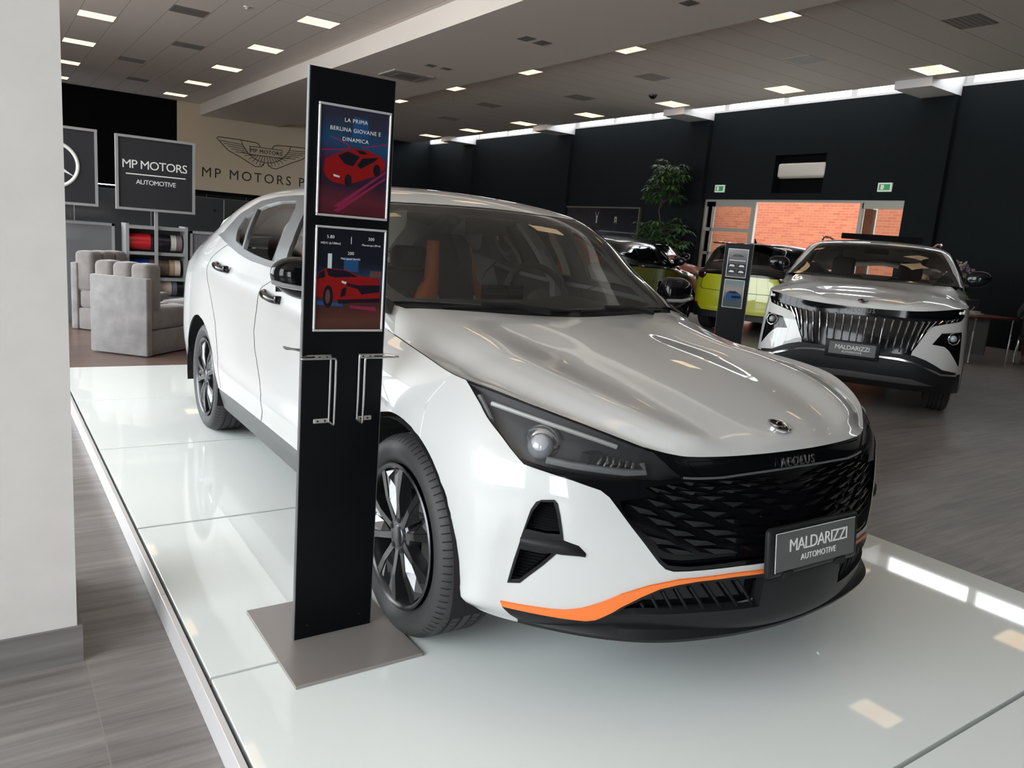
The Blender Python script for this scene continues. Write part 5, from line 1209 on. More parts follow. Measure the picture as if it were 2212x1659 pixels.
# ---- door wall
M_ALU=mat('grey_aluminium',(.42,.40,.36),.45,metal=.2)
DX=XR+.12
t=thing('door_frame','grey aluminium shop door frame in the dark wall, opening to the brick yard','door frame',(DX,12,0))
bm=bm_new()
def fr(y0,y1,z0,z1,w=.07): box(bm,-.04,.04,y0-12,y1-12,z0,z1)
fr(9.2,14.95,2.74,2.82);fr(14.86,14.95,0,2.74);fr(13.22,13.36,0,2.74);fr(9.2,9.30,0,2.74);fr(10.27,10.36,0,2.74);fr(14.55,14.86,2.62,2.74);fr(9.2,10.3,2.62,2.74)
fr(13.36,14.86,2.62,2.74);fr(13.36,14.86,1.97,2.06);fr(13.36,14.86,1.34,1.42);fr(13.36,14.86,0,.12);fr(14.62,14.66,.1,2.62);fr(9.3,10.3,0,.12)
obj('frame',bm,M_ALU,t)
bm=bm_new(); box(bm,-.004,.004,13.36-12,14.86-12,.1,2.62); box(bm,-.004,.004,9.3-12,10.27-12,.1,2.62); obj('glass_pane',bm,glassmat('door_glass',(.85,.88,.87)),t)
t=thing('door_leaf','open aluminium glass door leaf swung outwards','door',(XR+.2,10.36,0),math.radians(12))
bm=bm_new()
for a,b,c,d in ((0,.9,2.66,2.74),(0,.9,0,.15),(0,.07,.15,2.66),(.83,.9,.15,2.66)): box(bm,a,b,-.025,.025,c,d)
obj('leaf_frame',bm,M_ALU,t); bm=bm_new(); box(bm,.07,.83,-.004,.004,.15,2.66); obj('leaf_glass',bm,MATS['door_glass'],t)
def brick_mat():
    m=mat('orange_brick',(.5,.15,.08),.85); N,L,p=nodes(m); tc=N.new('ShaderNodeTexCoord'); sx=N.new('ShaderNodeSeparateXYZ'); cx_=N.new('ShaderNodeCombineXYZ'); br=N.new('ShaderNodeTexBrick')
    L.new(tc.outputs['Object'],sx.inputs[0]); L.new(sx.outputs['Y'],cx_.inputs['X']); L.new(sx.outputs['Z'],cx_.inputs['Y']); L.new(cx_.outputs[0],br.inputs['Vector'])
    br.inputs['Scale'].default_value=1; br.inputs['Brick Width'].default_value=.26; br.inputs['Row Height'].default_value=.078; br.inputs['Mortar Size'].default_value=.006
    br.inputs['Color1'].default_value=(.50,.15,.07,1); br.inputs['Color2'].default_value=(.40,.10,.048,1); br.inputs['Mortar'].default_value=(.50,.22,.13,1)
    L.new(br.outputs['Color'],p.inputs['Base Color']); return m
bm=bm_new(); box(bm,XR+4.2,XR+4.4,4,24,-.1,3.6); struct('wall_outside',bm,brick_mat())
t=thing('mesh_fence','low wire fence outside in front of the brick wall','fence',(XR+3.2,15.5,0)); bm=bm_new()
for y in np.arange(-2,2.01,.12): box(bm,-.004,.004,y-.003,y+.003,-.05,1.35)
for z in (.2,.75,1.3): box(bm,-.005,.005,-2,2,z-.006,z+.006)
obj('wires',bm,M_STEEL,t)
# AC in niche
t=thing('wall_air_conditioner','white split air conditioner in the black wall niche','air conditioner',(XR+.1,11.98,3.48))
bm=bm_new(); box(bm,-.13,.15,-.66,.66,-.16,.18,.06,4); smooth(obj('casing',bm,mat('ac_white',(.62,.57,.52),.35),t),50)
bm=bm_new(); box(bm,-.10,.02,-.60,.60,-.175,-.165,.004); obj('louvre',bm,MATS['ac_white'],t)
# exit signs
for (y,lab) in ((14.39,'green and white emergency exit sign above the left end of the doorway'),(9.78,'green and white emergency exit sign above the right end of the doorway')):
    t=thing('exit_sign',lab,'exit sign',(XR-.04,y,3.07),group='emergency exit signs')
    bm=bm_new(); box(bm,0,.04,-.16,.16,-.095,.095,.006); obj('casing',bm,mat('sign_white',(.55,.55,.5),.4,emit=(.8,.9,.75),es=.30),t)
    bm=bm_new(); box(bm,-.003,0,-.125,.125,-.062,.062); obj('green_face',bm,mat('exit_green',(.02,.25,.08),.4,emit=(.03,.30,.10),es=.35),t)
    bm=bm_new(); box(bm,-.006,-.003,.02,.085,-.048,.048); 
    for pts in ([(-.085,.01),(-.05,-.03),(-.015,.01),(-.035,.01),(-.035,.045),(-.065,.045),(-.065,.01)],):
        vs=[bm.verts.new((-.006,-a,b)) for a,b in [(p[0]+.02,p[1]) for p in pts]]; bm.faces.new(vs)
    obj('pictogram',bm,MATS['sign_white'],t)
# framed wall display with two pale logos
t=thing('wall_display','black framed display board with pale Y and M shaped logos beside the plant','display board',(XR-.05,19.2,0))
bm=bm_new(); box(bm,-.03,.04,-1.87,1.87,1.2,2.5); obj('board',bm,mat('display_black',(.006,.006,.012),.25,coat=.3),t)
bm=bm_new()
for a,b,c,d in ((-1.92,1.92,2.5,2.545),(-1.92,-1.87,1.2,2.5),(1.87,1.92,1.2,2.5)): box(bm,-.04,.04,a,b,c,d)
obj('frame',bm,mat('bronze_frame',(.20,.18,.15),.4,metal=.6),t)
bm=bm_new()
def glyph(cy,cz,polys,sc):
    for p in polys:
        vs=[bm.verts.new((-.035,cy-a*sc,cz+b*sc)) for a,b in p]; bm.faces.new(vs)
glyph(.02,2.22,[[(-.5,1),(-.38,.9),(-.12,.15),(-.16,-.1)],[(.5,1),(.38,.9),(.12,.15),(.16,-.1)],[(-.16,-.05),(-.1,.2),(.1,.2),(.16,-.05),(.16,-1.1),(-.16,-1.1)]],.17)
glyph(-.88,2.16,[[(-.4,1),(-.4,-.9),(-.2,-.6),(-.2,.7)],[(.4,1),(.4,-.9),(.2,-.6),(.2,.7)],[(-.4,1),(0,.45),(.4,1),(.4,.75),(0,.15),(-.4,.75)],[(-.2,-.6),(0,-.1),(.2,-.6),(0,-.35)]],.135)
obj('logos',bm,mat('dull_silver',(.45,.42,.38),.4),t)
# ---------------------------------------------------------------- totems, seating, plant, desk and people
def loft(bm,rings,caps=True):
    R=[[bm.verts.new(p) for p in r] for r in rings]
    for a,b in zip(R,R[1:]):
        n=len(a)
        for k in range(n): bm.faces.new((a[k],a[(k+1)%n],b[(k+1)%n],b[k]))
    if caps: bm.faces.new(R[0][::-1]); bm.faces.new(R[-1])
def poly2(bm,pts,z,M,mi=0):
    vs=[bm.verts.new(M@Vector((x,y,z))) for x,y in pts]; f=bm.faces.new(vs); f.material_index=mi; return f
def poster_car_a(bm,M,mi):
    """red saloon seen from above, flat shapes (x right, y up, unit = poster width)"""
    R_,D,G,L=mi
    poly2(bm,[(-.44,-.13),(-.42,.02),(-.25,.11),(-.02,.20),(.22,.19),(.38,.14),(.46,.08),(.46,-.03),(.34,-.13),(.16,-.20),(-.10,-.30),(-.30,-.28),(-.40,-.22)],.0004,M,R_)
    poly2(bm,[(-.24,.08),(-.10,.15),(.08,.10),(-.02,-.04),(-.14,-.02)],.0008,M,D)
    poly2(bm,[(.02,.185),(.14,.18),(.20,.14),(.08,.135)],.0008,M,D)
    poly2(bm,[(.04,-.02),(.12,.08),(.36,.12),(.30,.06),(.10,-.06)],.0008,M,D)
    for c in ((-.08,-.24),(.34,-.06)): poly2(bm,[(c[0]+.055*math.cos(a),c[1]+.085*math.sin(a)) for a in np.linspace(0,6.28,14)[:-1]],.0009,M,D)
    poly2(bm,[(-.30,-.17),(-.20,-.19),(-.21,-.21),(-.29,-.20)],.0009,M,L)
def poster_car_b(bm,M,mi):
    R_,D,G,L=mi
    poly2(bm,[(-.5,-.02),(-.47,.08),(-.36,.16),(-.05,.14),(.14,.06),(.46,.03),(.46,-.30),(.10,-.34),(-.12,-.33),(-.2,-.30),(-.5,-.24)],.0004,M,R_)
    poly2(bm,[(-.36,.15),(-.06,.13),(.12,.05),(-.22,.03),(-.32,.05)],.0008,M,D); poly2(bm,[(-.49,.0),(-.45,.09),(-.38,.13),(-.37,.03)],.0008,M,D)
    poly2(bm,[(-.14,-.01),(.0,-.05),(.14,-.07),(.46,-.06),(.46,-.16),(.18,-.20),(.12,-.12),(-.02,-.09)],.0009,M,D)
    poly2(bm,[(-.13,-.01),(-.05,-.03),(-.06,-.06),(-.12,-.04)],.0011,M,L)
    poly2(bm,[(-.12,-.13),(-.05,-.10),(-.06,-.22),(-.14,-.25)],.0009,M,D); poly2(bm,[(-.18,-.28),(.46,-.25),(.46,-.31),(-.16,-.34)],.0009,M,D)
    poly2(bm,[(-.32+.075*math.cos(a),-.24+.16*math.sin(a)) for a in np.linspace(0,6.28,18)[:-1]],.0009,M,D)
    poly2(bm,[(-.325+.035*math.cos(a),-.24+.10*math.sin(a)) for a in np.linspace(0,6.28,14)[:-1]],.0012,M,G)
def poster_bg(name,stops,scale):
    m=mat(name,(.02,.02,.03),.12,coat=1); N,L,p=nodes(m); tc=N.new('ShaderNodeTexCoord'); sp=N.new('ShaderNodeSeparateXYZ'); cr=N.new('ShaderNodeValToRGB')
    nz=N.new('ShaderNodeTexNoise'); nz.inputs['Scale'].default_value=scale; ad=N.new('ShaderNodeMath'); ad.operation='MULTIPLY_ADD'; ad.inputs[1].default_value=.22
    L.new(tc.outputs['Generated'],sp.inputs[0]); L.new(tc.outputs['Object'],nz.inputs['Vector']); L.new(nz.outputs['Fac'],ad.inputs[0]); L.new(sp.outputs['Z'],ad.inputs[2]); L.new(ad.outputs[0],cr.inputs[0])
    e=cr.color_ramp.elements
    for i,(t,c) in enumerate(stops):
        k=e[i] if i<2 else e.new(t); k.position=t; k.color=(*c,1)
    L.new(cr.outputs[0],p.inputs['Base Color']); return m
M_PR=mat('poster_red',(.24,.010,.010),.15,coat=1); M_PD=mat('poster_dark',(.012,.010,.016),.15,coat=1); M_PG=mat('poster_grey',(.10,.05,.04),.2,coat=1); M_PL=mat('poster_light',(.55,.60,.65),.2); M_PP=mat('poster_pink',(.22,.02,.06),.15,coat=1); M_PB=mat('poster_blue',(.02,.07,.18),.15,coat=1)
M_PFR=mat('poster_frame',(.60,.59,.58),.35,metal=.4); M_TPOST=vary(mat('totem_black',(.004,.004,.005),.45,spec=.12),3,(.0035,.0038,.005),(.0045,.005,.0065))
def framed(t,cx,z0,z1,w,front,draw,bg,txt,parent=None):
    """snap frame with a poster on the totem face"""
    fr=.006; h=(z1-z0)/2; cz=(z0+z1)/2
    bm=bm_new()
    for a,b,c,d in ((-w,w,z0,z0+fr),(-w,w,z1-fr,z1),(-w,-w+fr,z0+fr,z1-fr),(w-fr,w,z0+fr,z1-fr)): box(bm,cx+a,cx+b,front-.008,front,c,d,.0015,1)
    f=obj('poster_frame',bm,M_PFR,t)
    bm=bm_new(); box(bm,cx-w+fr,cx+w-fr,front-.003,front,z0+fr,z1-fr); obj('poster',bm,bg,f)
    M=frame((cx,front-.0032,cz),(1,0,0),(0,0,1))@Matrix.Scale(2*w-2*fr,4)
    if draw:
        bm=bm_new(); draw(bm,M,(0,1,2,3)); me=bpy.data.meshes.new('poster_picture'); bm.to_mesh(me); bm.free()
        for m in (M_PR,M_PD,M_PG,M_PL,M_PP,M_PB): me.materials.append(m)
        obj('poster_picture',me,None,f)
    for s,x,z,size,sp in txt: text('poster_lettering',s,size,M_TXTW,frame((x,front-.0042,z),(1,0,0),(0,0,1)),f,.0001,space=sp)
    return f
def bracket(t,x0,x1,z1,front,s):
    """bent wire leaflet holder: s=-1 opens to the left, +1 to the right"""
    bm=bm_new(); r=.0032; y0=front-.004; y1=front-.045
    a=x0 if s<0 else x1; b=x1 if s<0 else x0            # a outer end of the horizontal loop, b the vertical wire pair
    c=b-s*.0+ s*.0
    p=[(b,y0,z1-.198),(b,y0,z1),(a,y0,z1),(a+s*.03,y1,z1-.002),(b+ -s*.0 ,y1,z1-.002),(b,y1,z1-.20),(b,y0,z1-.198)]
    def rnd(P,n=4,q=.008):
        out=[P[0]]
        for i in range(1,len(P)-1):
            A,B,C=Vector(P[i-1]),Vector(P[i]),Vector(P[i+1]); u=(A-B).normalized()*q; v=(C-B).normalized()*q
            for k in range(n+1):
                k/=n; out.append(B+u*(1-k)**2+v*k**2)
        return out+[P[-1]]
    tube(bm,rnd([Vector(v) for v in p]),r,7); o=smooth(obj('leaflet_holder',bm,M_STEEL,t),60)
    bm=bm_new()
    for z in (z1-.004,z1-.195):
        xx=b+s*.0; box(bm,min(xx,xx+s*.045)-.002,max(xx,xx+s*.045)+.002,front-.004,front-.001,z-.007,z+.007,.002,1)
    pl=obj('holder_plate',bm,mat('satin_plate',(.50,.48,.46),.4,metal=.6),o)
    bm=bm_new()
    for z in (z1-.004,z1-.195):
        for k in (.012,.034): cyl(bm,(b+s*k,front-.0055,z),(b+s*k,front-.003,z),.003,seg=10)
    obj('screws',bm,M_WELL,o)
def totem(label,loc,rz,h,w,plate,first):
    t=thing('totem_stand',label,'display stand',loc,rz)
    bm=bm_new(); box(bm,-w,w,.0,.017,.011,h,.001,1); p=obj('panel',bm,M_TPOST,t)
    bm=bm_new(); box(bm,-w-.002,-w,.0005,.0165,.011,h); box(bm,w,w+.002,.0005,.0165,.011,h); obj('edge_strip',bm,mat('edge_grey',(.16,.16,.165),.4,metal=.4),t)
    bm=bm_new(); box(bm,plate[0],plate[1],plate[2],plate[3],0,.0105,.001,1); obj('base_plate',bm,mat('taupe_steel',(.33,.30,.28),.36,metal=.3),t)
    return t
t=totem('tall black totem with two red car posters, on the platform before the white saloon',(.874,2.12,ZP),0,1.682,.1245,(-.2,.195,-.235,.25),True)
O=(.874,2.12,ZP)
bgA=poster_bg('poster_night_street',[(0,(.05,.012,.012)),(1,(.03,.03,.05)),(.25,(.10,.02,.03)),(.45,(.02,.015,.03)),(.62,(.05,.015,.05)),(.8,(.015,.06,.13))],6)
bgB=poster_bg('poster_night_stage',[(0,(.03,.012,.010)),(1,(.012,.012,.018)),(.2,(.09,.03,.02)),(.38,(.05,.02,.02)),(.6,(.03,.05,.10)),(.75,(.012,.014,.022))],5)
def pa(bm,M,mi):
    poly2(bm,[(-.48,.12),(-.10,.17),(-.06,.21),(-.10,.25),(-.35,.33),(-.35,.315),(-.12,.24),(-.09,.21),(-.12,.185),(-.48,.14)],.0002,M,4)
    poly2(bm,[(.10,.23),(.48,.32),(.48,.30),(.10,.215)],.0002,M,4)
    for a,b in ((-.60,-.05),(-.66,-.14)): poly2(bm,[(-.28,a),(.48,b),(.48,b-.03),(-.20,a-.01)],.0002,M,4)
    poly2(bm,[(-.05,.35),(.2,.35),(.18,.60),(-.02,.62)],.0001,M,5)
    poster_car_a(bm,M,mi)
def pb(bm,M,mi):
    poly2(bm,[(-.48,-.30),(-.10,-.33),(-.10,-.38),(-.48,-.36)],.0002,M,5); poly2(bm,[(.0,-.36),(.40,-.38),(.44,-.44),(.02,-.40)],.0002,M,4)
    poly2(bm,[(-.34,.12),(-.34,.36),(-.28,.36),(-.28,.12)],.0002,M,3); poly2(bm,[(-.1,.12),(-.1,.32),(.12,.30),(.12,.12)],.0001,M,5); poly2(bm,[(.30,.05),(.30,.14),(.48,.14),(.48,.05)],.0002,M,2)
    poster_car_b(bm,M,mi)
x=lambda v: v-O[0]
z=lambda v: v-O[2]
framed(t,x(.882),z(1.381),z(1.683),.1075,0,pa,bgA,[('LA PRIMA',x(.883),z(1.645),.0150,1.1),('BERLINA GIOVANE E',x(.883),z(1.6195),.0150,1.1),('DINAMICA',x(.883),z(1.594),.0150,1.1)])
framed(t,x(.883),z(1.056),z(1.355),.1075,0,pb,bgB,[('5.80',x(.820),z(1.325),.0125,1.05),('300',x(.943),z(1.325),.0125,1.05),('200',x(.882),z(1.2815),.0125,1.05),('NEDC (L/100km)',x(.821),z(1.3075),.0082,1.0),('Max.torque (N·m)',x(.944),z(1.3075),.0078,1.0),('Max.speed (km/h)',x(.882),z(1.266),.0082,1.0),('|',x(.882),z(1.32),.022,1.0)])
bracket(t,x(.759),x(.833),z(.986),0,-1); bracket(t,x(.922),x(1.002),z(.986),0,1)
bm=bm_new(); tube(bm,[(-.10,.02,.90),(-.165,.045,.915),(-.15,.075,.905),(-.10,.075,.90)],.0032,6); obj('rear_leaflet_holder',bm,M_STEEL,t)
bm=bm_new()
for a in (x(.788),x(.958)): cyl(bm,(a,-.0005,z(.143)),(a,.004,z(.143)),.0035,seg=12)
obj('screw_holes',bm,M_WELL,t)
# second totem
bgC=poster_bg('poster_grey_scene',[(0,(.09,.09,.09)),(1,(.16,.16,.16)),(.5,(.06,.06,.06))],7); bgD=poster_bg('poster_sea_scene',[(0,(.08,.09,.09)),(1,(.16,.22,.24)),(.4,(.06,.08,.09)),(.75,(.30,.24,.20))],4)
ng=math.atan2(-.64,-.77)-math.radians(14)
t=totem('shorter black totem with two pale posters beside the white SUV',(6.66,5.52,0),ng+math.pi/2,1.49,.148,(-.22,.22,-.2,.2),False)
def pc_(bm,M,mi):
    poly2(bm,[(-.3,.38),(-.15,.46),(.15,.46),(.3,.38),(.3,.33),(-.3,.33)],.0004,M,1)
    poly2(bm,[(-.42,.12),(.42,.12),(.42,.16),(-.42,.16)],.0004,M,3)
    for a,b in ((-.46,-.02),(.04,-.02),(-.46,-.32),(.04,-.32)): poly2(bm,[(a,b-.22),(a+.42,b-.22),(a+.42,b),(a,b)],.0004,M,1); poly2(bm,[(a+.05,b-.16),(a+.36,b-.16),(a+.30,b-.07),(a+.12,b-.06)],.0008,M,3)
def pd_(bm,M,mi):
    poly2(bm,[(-.4,-.2),(-.38,.02),(-.2,.14),(.12,.15),(.3,.04),(.42,-.05),(.42,-.26),(.1,-.34),(-.25,-.32)],.0004,M,5); poly2(bm,[(-.18,.12),(.10,.13),(.22,.03),(-.26,.03)],.0008,M,1)
    poly2(bm,[(-.1,-.1),(.4,-.1),(.38,-.2),(-.05,-.22)],.0008,M,1)
framed(t,0,1.135,1.435,.108,0,pc_,bgC,[]); framed(t,0,.81,1.11,.108,0,pd_,bgD,[])
# ---- sofas
M_VELVET=vary(mat('grey_velvet',(.30,.28,.275),.85,sheen=.5),7,(.14,.132,.132),(.22,.207,.203),detail=3,lo=.3,hi=.7)
M_VELVET2=vary(mat('grey_velvet_taupe',(.24,.215,.20),.85,sheen=.4),9,(.15,.133,.126),(.19,.168,.158),detail=3)
def sofa(label,loc,rz,w,d,arm=None):
    """back along local -y edge, seat towards +y"""
    t=thing('sofa_chair',label,'sofa',loc,rz,group='grey velvet lounge seats')
    bm=bm_new(); box(bm,-w/2,w/2,0,.08,.01,.73,.012,2); smooth(obj('back_frame',bm,M_VELVET,t),50)
    bm=bm_new(); n=3
    for k in range(n):
        a=-w/2+.012+k*(w-.024)/n; b=a+(w-.024)/n-.004; box(bm,a,b,.03,.25,.42,.86,.05,4)
    smooth(obj('back_cushion',bm,M_VELVET2,t),60)
    bm=bm_new(); box(bm,-w/2+.01,w/2-.01,.08,d,.01,.24,.015,2); smooth(obj('base',bm,M_VELVET2,t),50)
    bm=bm_new()
    for k in range(2):
        a=-w/2+.01+k*(w-.02)/2; b=a+(w-.02)/2-.004; box(bm,a,b,.09,d,.245,.44,.035,3)
    smooth(obj('seat_cushion',bm,M_VELVET2,t),60); return t
c=((.837+1.248)/2,(8.129+7.698)/2); sofa('grey velvet lounge chair nearest the platform, seen from its back corner',(c[0],c[1],.004),math.atan2(7.698-8.129,1.248-.837),.60,.78)
sofa('grey velvet lounge chair at the left, mostly behind the nearest one',(1.03,9.87,.004),math.radians(-135),.62,.78)
sofa('grey velvet lounge chair furthest right, behind the seat of the nearest one',(2.25,9.0,.004),math.radians(135),.62,.70)
# ---- plant: umbrella tree against the right wall
def plant():
    t=thing('potted_plant','tall umbrella plant with two leafy tiers in front of the dark wall','plant',(15.25,15.45,0))
    rnd=random.Random(4); st=bm_new(); lf=bm_new()
    cyl(st,(0,0,.3),(.06,-.05,1.9),.035,.022,8); tube(st,[(.06,-.05,1.9),(-.02,.05,2.4),(.05,-.05,2.9),(.0,-.1,3.45)],.016,6)
    def leaf(c,d,L,w):
        d=d.normalized(); s=d.cross(Vector((0,0,1))); s=s.normalized() if s.length>.01 else Vector((1,0,0))
        mid=c+d*L*.5+Vector((0,0,.02)); tip=c+d*L+Vector((0,0,-L*.30))
        a=lf.verts.new(c); b=lf.verts.new(mid+s*w+Vector((0,0,-.012))); e=lf.verts.new(mid-s*w+Vector((0,0,-.012))); m=lf.verts.new(mid); f=lf.verts.new(tip)
        lf.faces.new((a,b,m));lf.faces.new((a,m,e));lf.faces.new((m,b,f));lf.faces.new((e,m,f))
    def whorl(base,dirn,r):
        end=base+dirn*r; tube(st,[base,base+dirn*r*.6+Vector((0,0,.04)),end],.006,4)
        n=rnd.randint(7,9)
        for k in range(n):
            a=2*math.pi*k/n+rnd.random()*.4; d=Vector((math.cos(a),math.sin(a),.05+rnd.uniform(-.35,.15))); leaf(end,d,rnd.uniform(.20,.30),rnd.uniform(.030,.042))
    for k in range(80):
        a=rnd.uniform(0,6.28); z=rnd.uniform(2.60,3.50); whorl(Vector((.02,-.07,z)),Vector((math.cos(a),math.sin(a)*1.1,rnd.uniform(0,.5))).normalized(),rnd.uniform(.12,.66)*(1-.25*abs(z-3.0)))
    for k in range(90):
        a=rnd.uniform(0,6.28); z=rnd.uniform(1.15,2.05); whorl(Vector((.05,-.05,z)),Vector((math.cos(a),math.sin(a)*1.35,rnd.uniform(-.1,.45))).normalized(),rnd.uniform(.12,.78)*(1-.2*abs(z-1.7)))
    smooth(obj('stem',st,mat('bark',(.07,.05,.035),.8),t),50); obj('foliage',lf,vary(mat('dark_green_leaf',(.03,.08,.02),.4),3,(.022,.06,.018),(.06,.13,.035)),t)
    bm=bm_new(); cyl(bm,(0,0,0),(0,0,.38),.20,.24,20); smooth(obj('pot',bm,mat('pot_dark',(.05,.045,.04),.5),t),40); return t
plant()
# ---- desk corner at the far right
M_DESKTOP=mat('cherry_desktop',(.10,.016,.012),.3); 
t=thing('desk','dark red desk top on a grey panel frame, left of the seated person','desk',(13.25,6.25,0),math.radians(-14))
bm=bm_new(); box(bm,-.45,.45,-.62,.85,.70,.74,.012,2); obj('desktop',bm,M_DESKTOP,t)
bm=bm_new(); box(bm,-.02,.0,-.50,.80,.12,.70); obj('modesty_panel',bm,mat('perforated_grey',(.06,.06,.058),.6),t)
bm=bm_new(); tube(bm,[(-.42,-.58,.70),(-.40,-.56,.50),(-.52,-.66,.03),(-.58,-.72,.01)],.014,7); obj('leg',bm,M_CHROME,t)
for a,b in ((.40,-.58),(.40,.78),(-.40,.78)): bm=bm_new(); tube(bm,[(a,b,.70),(a,b,.0)],.014,7); obj('leg',bm,M_CHROME,t)
def pos(x,y,z): return (13.25+math.cos(math.radians(-14))*x-math.sin(math.radians(-14))*y,6.25+math.sin(math.radians(-14))*x+math.cos(math.radians(-14))*y,z)
t=thing('paper_tray','pale tray of papers on the dark red desk','paper tray',pos(-.1,-.15,.742)); bm=bm_new(); box(bm,-.12,.12,-.2,.2,0,.02,.004); box(bm,-.10,.10,-.16,.16,.02,.05,.004); obj('tray',bm,mat('dull_paper',(.42,.38,.34),.7),t)
bm=bm_new(); tube(bm,[(0,-.05,.05),(.01,-.09,.12)],.006,5); tube(bm,[(0,.1,.05),(.01,.12,.11)],.006,5); obj('pens',bm,MATS['dull_paper'],t)
t=thing('folder','open tan folder held up over the desk','folder',pos(-.10,.32,.742)); bm=bm_new(); box(bm,-.01,.0,-.12,.10,.0,.26); obj('cover',bm,mat('tan_card',(.28,.17,.08),.7),t); bm=bm_new(); box(bm,-.016,-.011,-.10,.06,.03,.22); obj('sheet',bm,MATS['dull_paper'],t)
t=thing('storage_box','dark grey box behind the desk under a yellow pack','box',(14.35,6.95,0)); bm=bm_new(); box(bm,-.25,.25,-.3,.3,0,.93,.01); obj('body',bm,mat('grey_box',(.05,.05,.055),.6),t)
t=thing('yellow_pack','yellow pack lying on a white tray on the dark box','pack',(14.22,6.80,.93)); bm=bm_new(); box(bm,-.09,.09,-.11,.11,0,.02); obj('tray',bm,MATS['dull_paper'],t); bm=bm_new(); box(bm,-.08,.08,-.09,.09,.02,.07,.02,2); smooth(obj('pack',bm,mat('yellow_pack',(.50,.33,.01),.5),t))
# flowers
t=thing('flower_vase','vase of mauve and cream flowers above the wing mirror of the white SUV','flowers',(14.45,7.15,.93)); rnd=random.Random(9)
bm=bm_new(); lathe(bm,[(0,.0),(0,.06),(.10,.075),(.20,.05),(.26,.04)],20,'Z'); smooth(obj('vase',bm,mat('dark_vase',(.03,.03,.03),.3),t))
bm=bm_new(); b2=bm_new(); b3=bm_new()
for k in range(26):
    a=rnd.uniform(0,6.28); r=rnd.uniform(.05,.34); p=Vector((math.cos(a)*r*.6,math.sin(a)*r*1.25,.52+rnd.uniform(-.10,.14)-r*.25)); tube(b3,[(0,0,.25),(p*.5+Vector((0,0,.15))),p],.006,4)
    tgt=bm if k%4 else b2
    for j in range(9): ball(tgt,p+Vector((rnd.uniform(-.05,.05),rnd.uniform(-.05,.05),rnd.uniform(-.035,.05))),rnd.uniform(.018,.030),u=7,v=5)
smooth(obj('mauve_blossoms',bm,mat('mauve_petal',(.19,.13,.17),.7),t)); smooth(obj('cream_blossoms',b2,mat('cream_petal',(.34,.30,.15),.7),t)); obj('stems',b3,MATS['dark_green_leaf'],t)
# ---- people
def body_skin(name,joints,edges,m,parent,sub=2):
    me=bpy.data.meshes.new(name); me.from_pydata([j[:3] for j in joints],edges,[]); o=bpy.data.objects.new(name,me); COL.objects.link(o); o.parent=parent
    sk=o.modifiers.new('skin','SKIN'); sk.use_smooth_shade=True
    for i,j in enumerate(joints):
        v=me.skin_vertices[0].data[i]; r=j[3]; v.radius=(r,r) if not hasattr(r,'__len__') else r; v.use_root=(i==0)
    s=o.modifiers.new('sub','SUBSURF'); s.levels=sub; s.render_levels=sub; me.materials.append(m); return o
M_SKIN=mat('skin',(.34,.17,.11),.55)
def hand(parent,c,d,up,s=1,curl=.4):
    """palm and five separate fingers from wrist c along d"""
    c=Vector(c); d=Vector(d).normalized(); up=Vector(up); side=d.cross(up).normalized()*s; n=side.cross(d).normalized()*s
    J=[(*c,.022),(*(c+d*.04),(.030,.020)),(*(c+d*.085),(.034,.016))]; E=[(0,1),(1,2)]; o=body_skin('hand',J,E,M_SKIN,parent)
    for k,(off,L) in enumerate(((-.030,.070),(-.010,.078),(.010,.074),(.028,.058))):
        b=c+d*.085+side*off; q1=b+(d*math.cos(curl*.6)-n*math.sin(curl*.6))*L*.45; q2=q1+(d*math.cos(curl*1.6)-n*math.sin(curl*1.6))*L*.32; q3=q2+(d*math.cos(curl*2.4)-n*math.sin(curl*2.4))*L*.26
        body_skin('finger',[(*(b-d*.02),.009),(*b,.009),(*q1,.0085),(*q2,.008),(*q3,.007)],[(0,1),(1,2),(2,3),(3,4)],M_SKIN,o,1)
    b=c+d*.03-side*.026; body_skin('thumb',[(*b,.011),(*(b-side*.025+d*.02-n*.01),.010),(*(b-side*.035+d*.055-n*.02),.008)],[(0,1),(1,2)],M_SKIN,o,1); return o
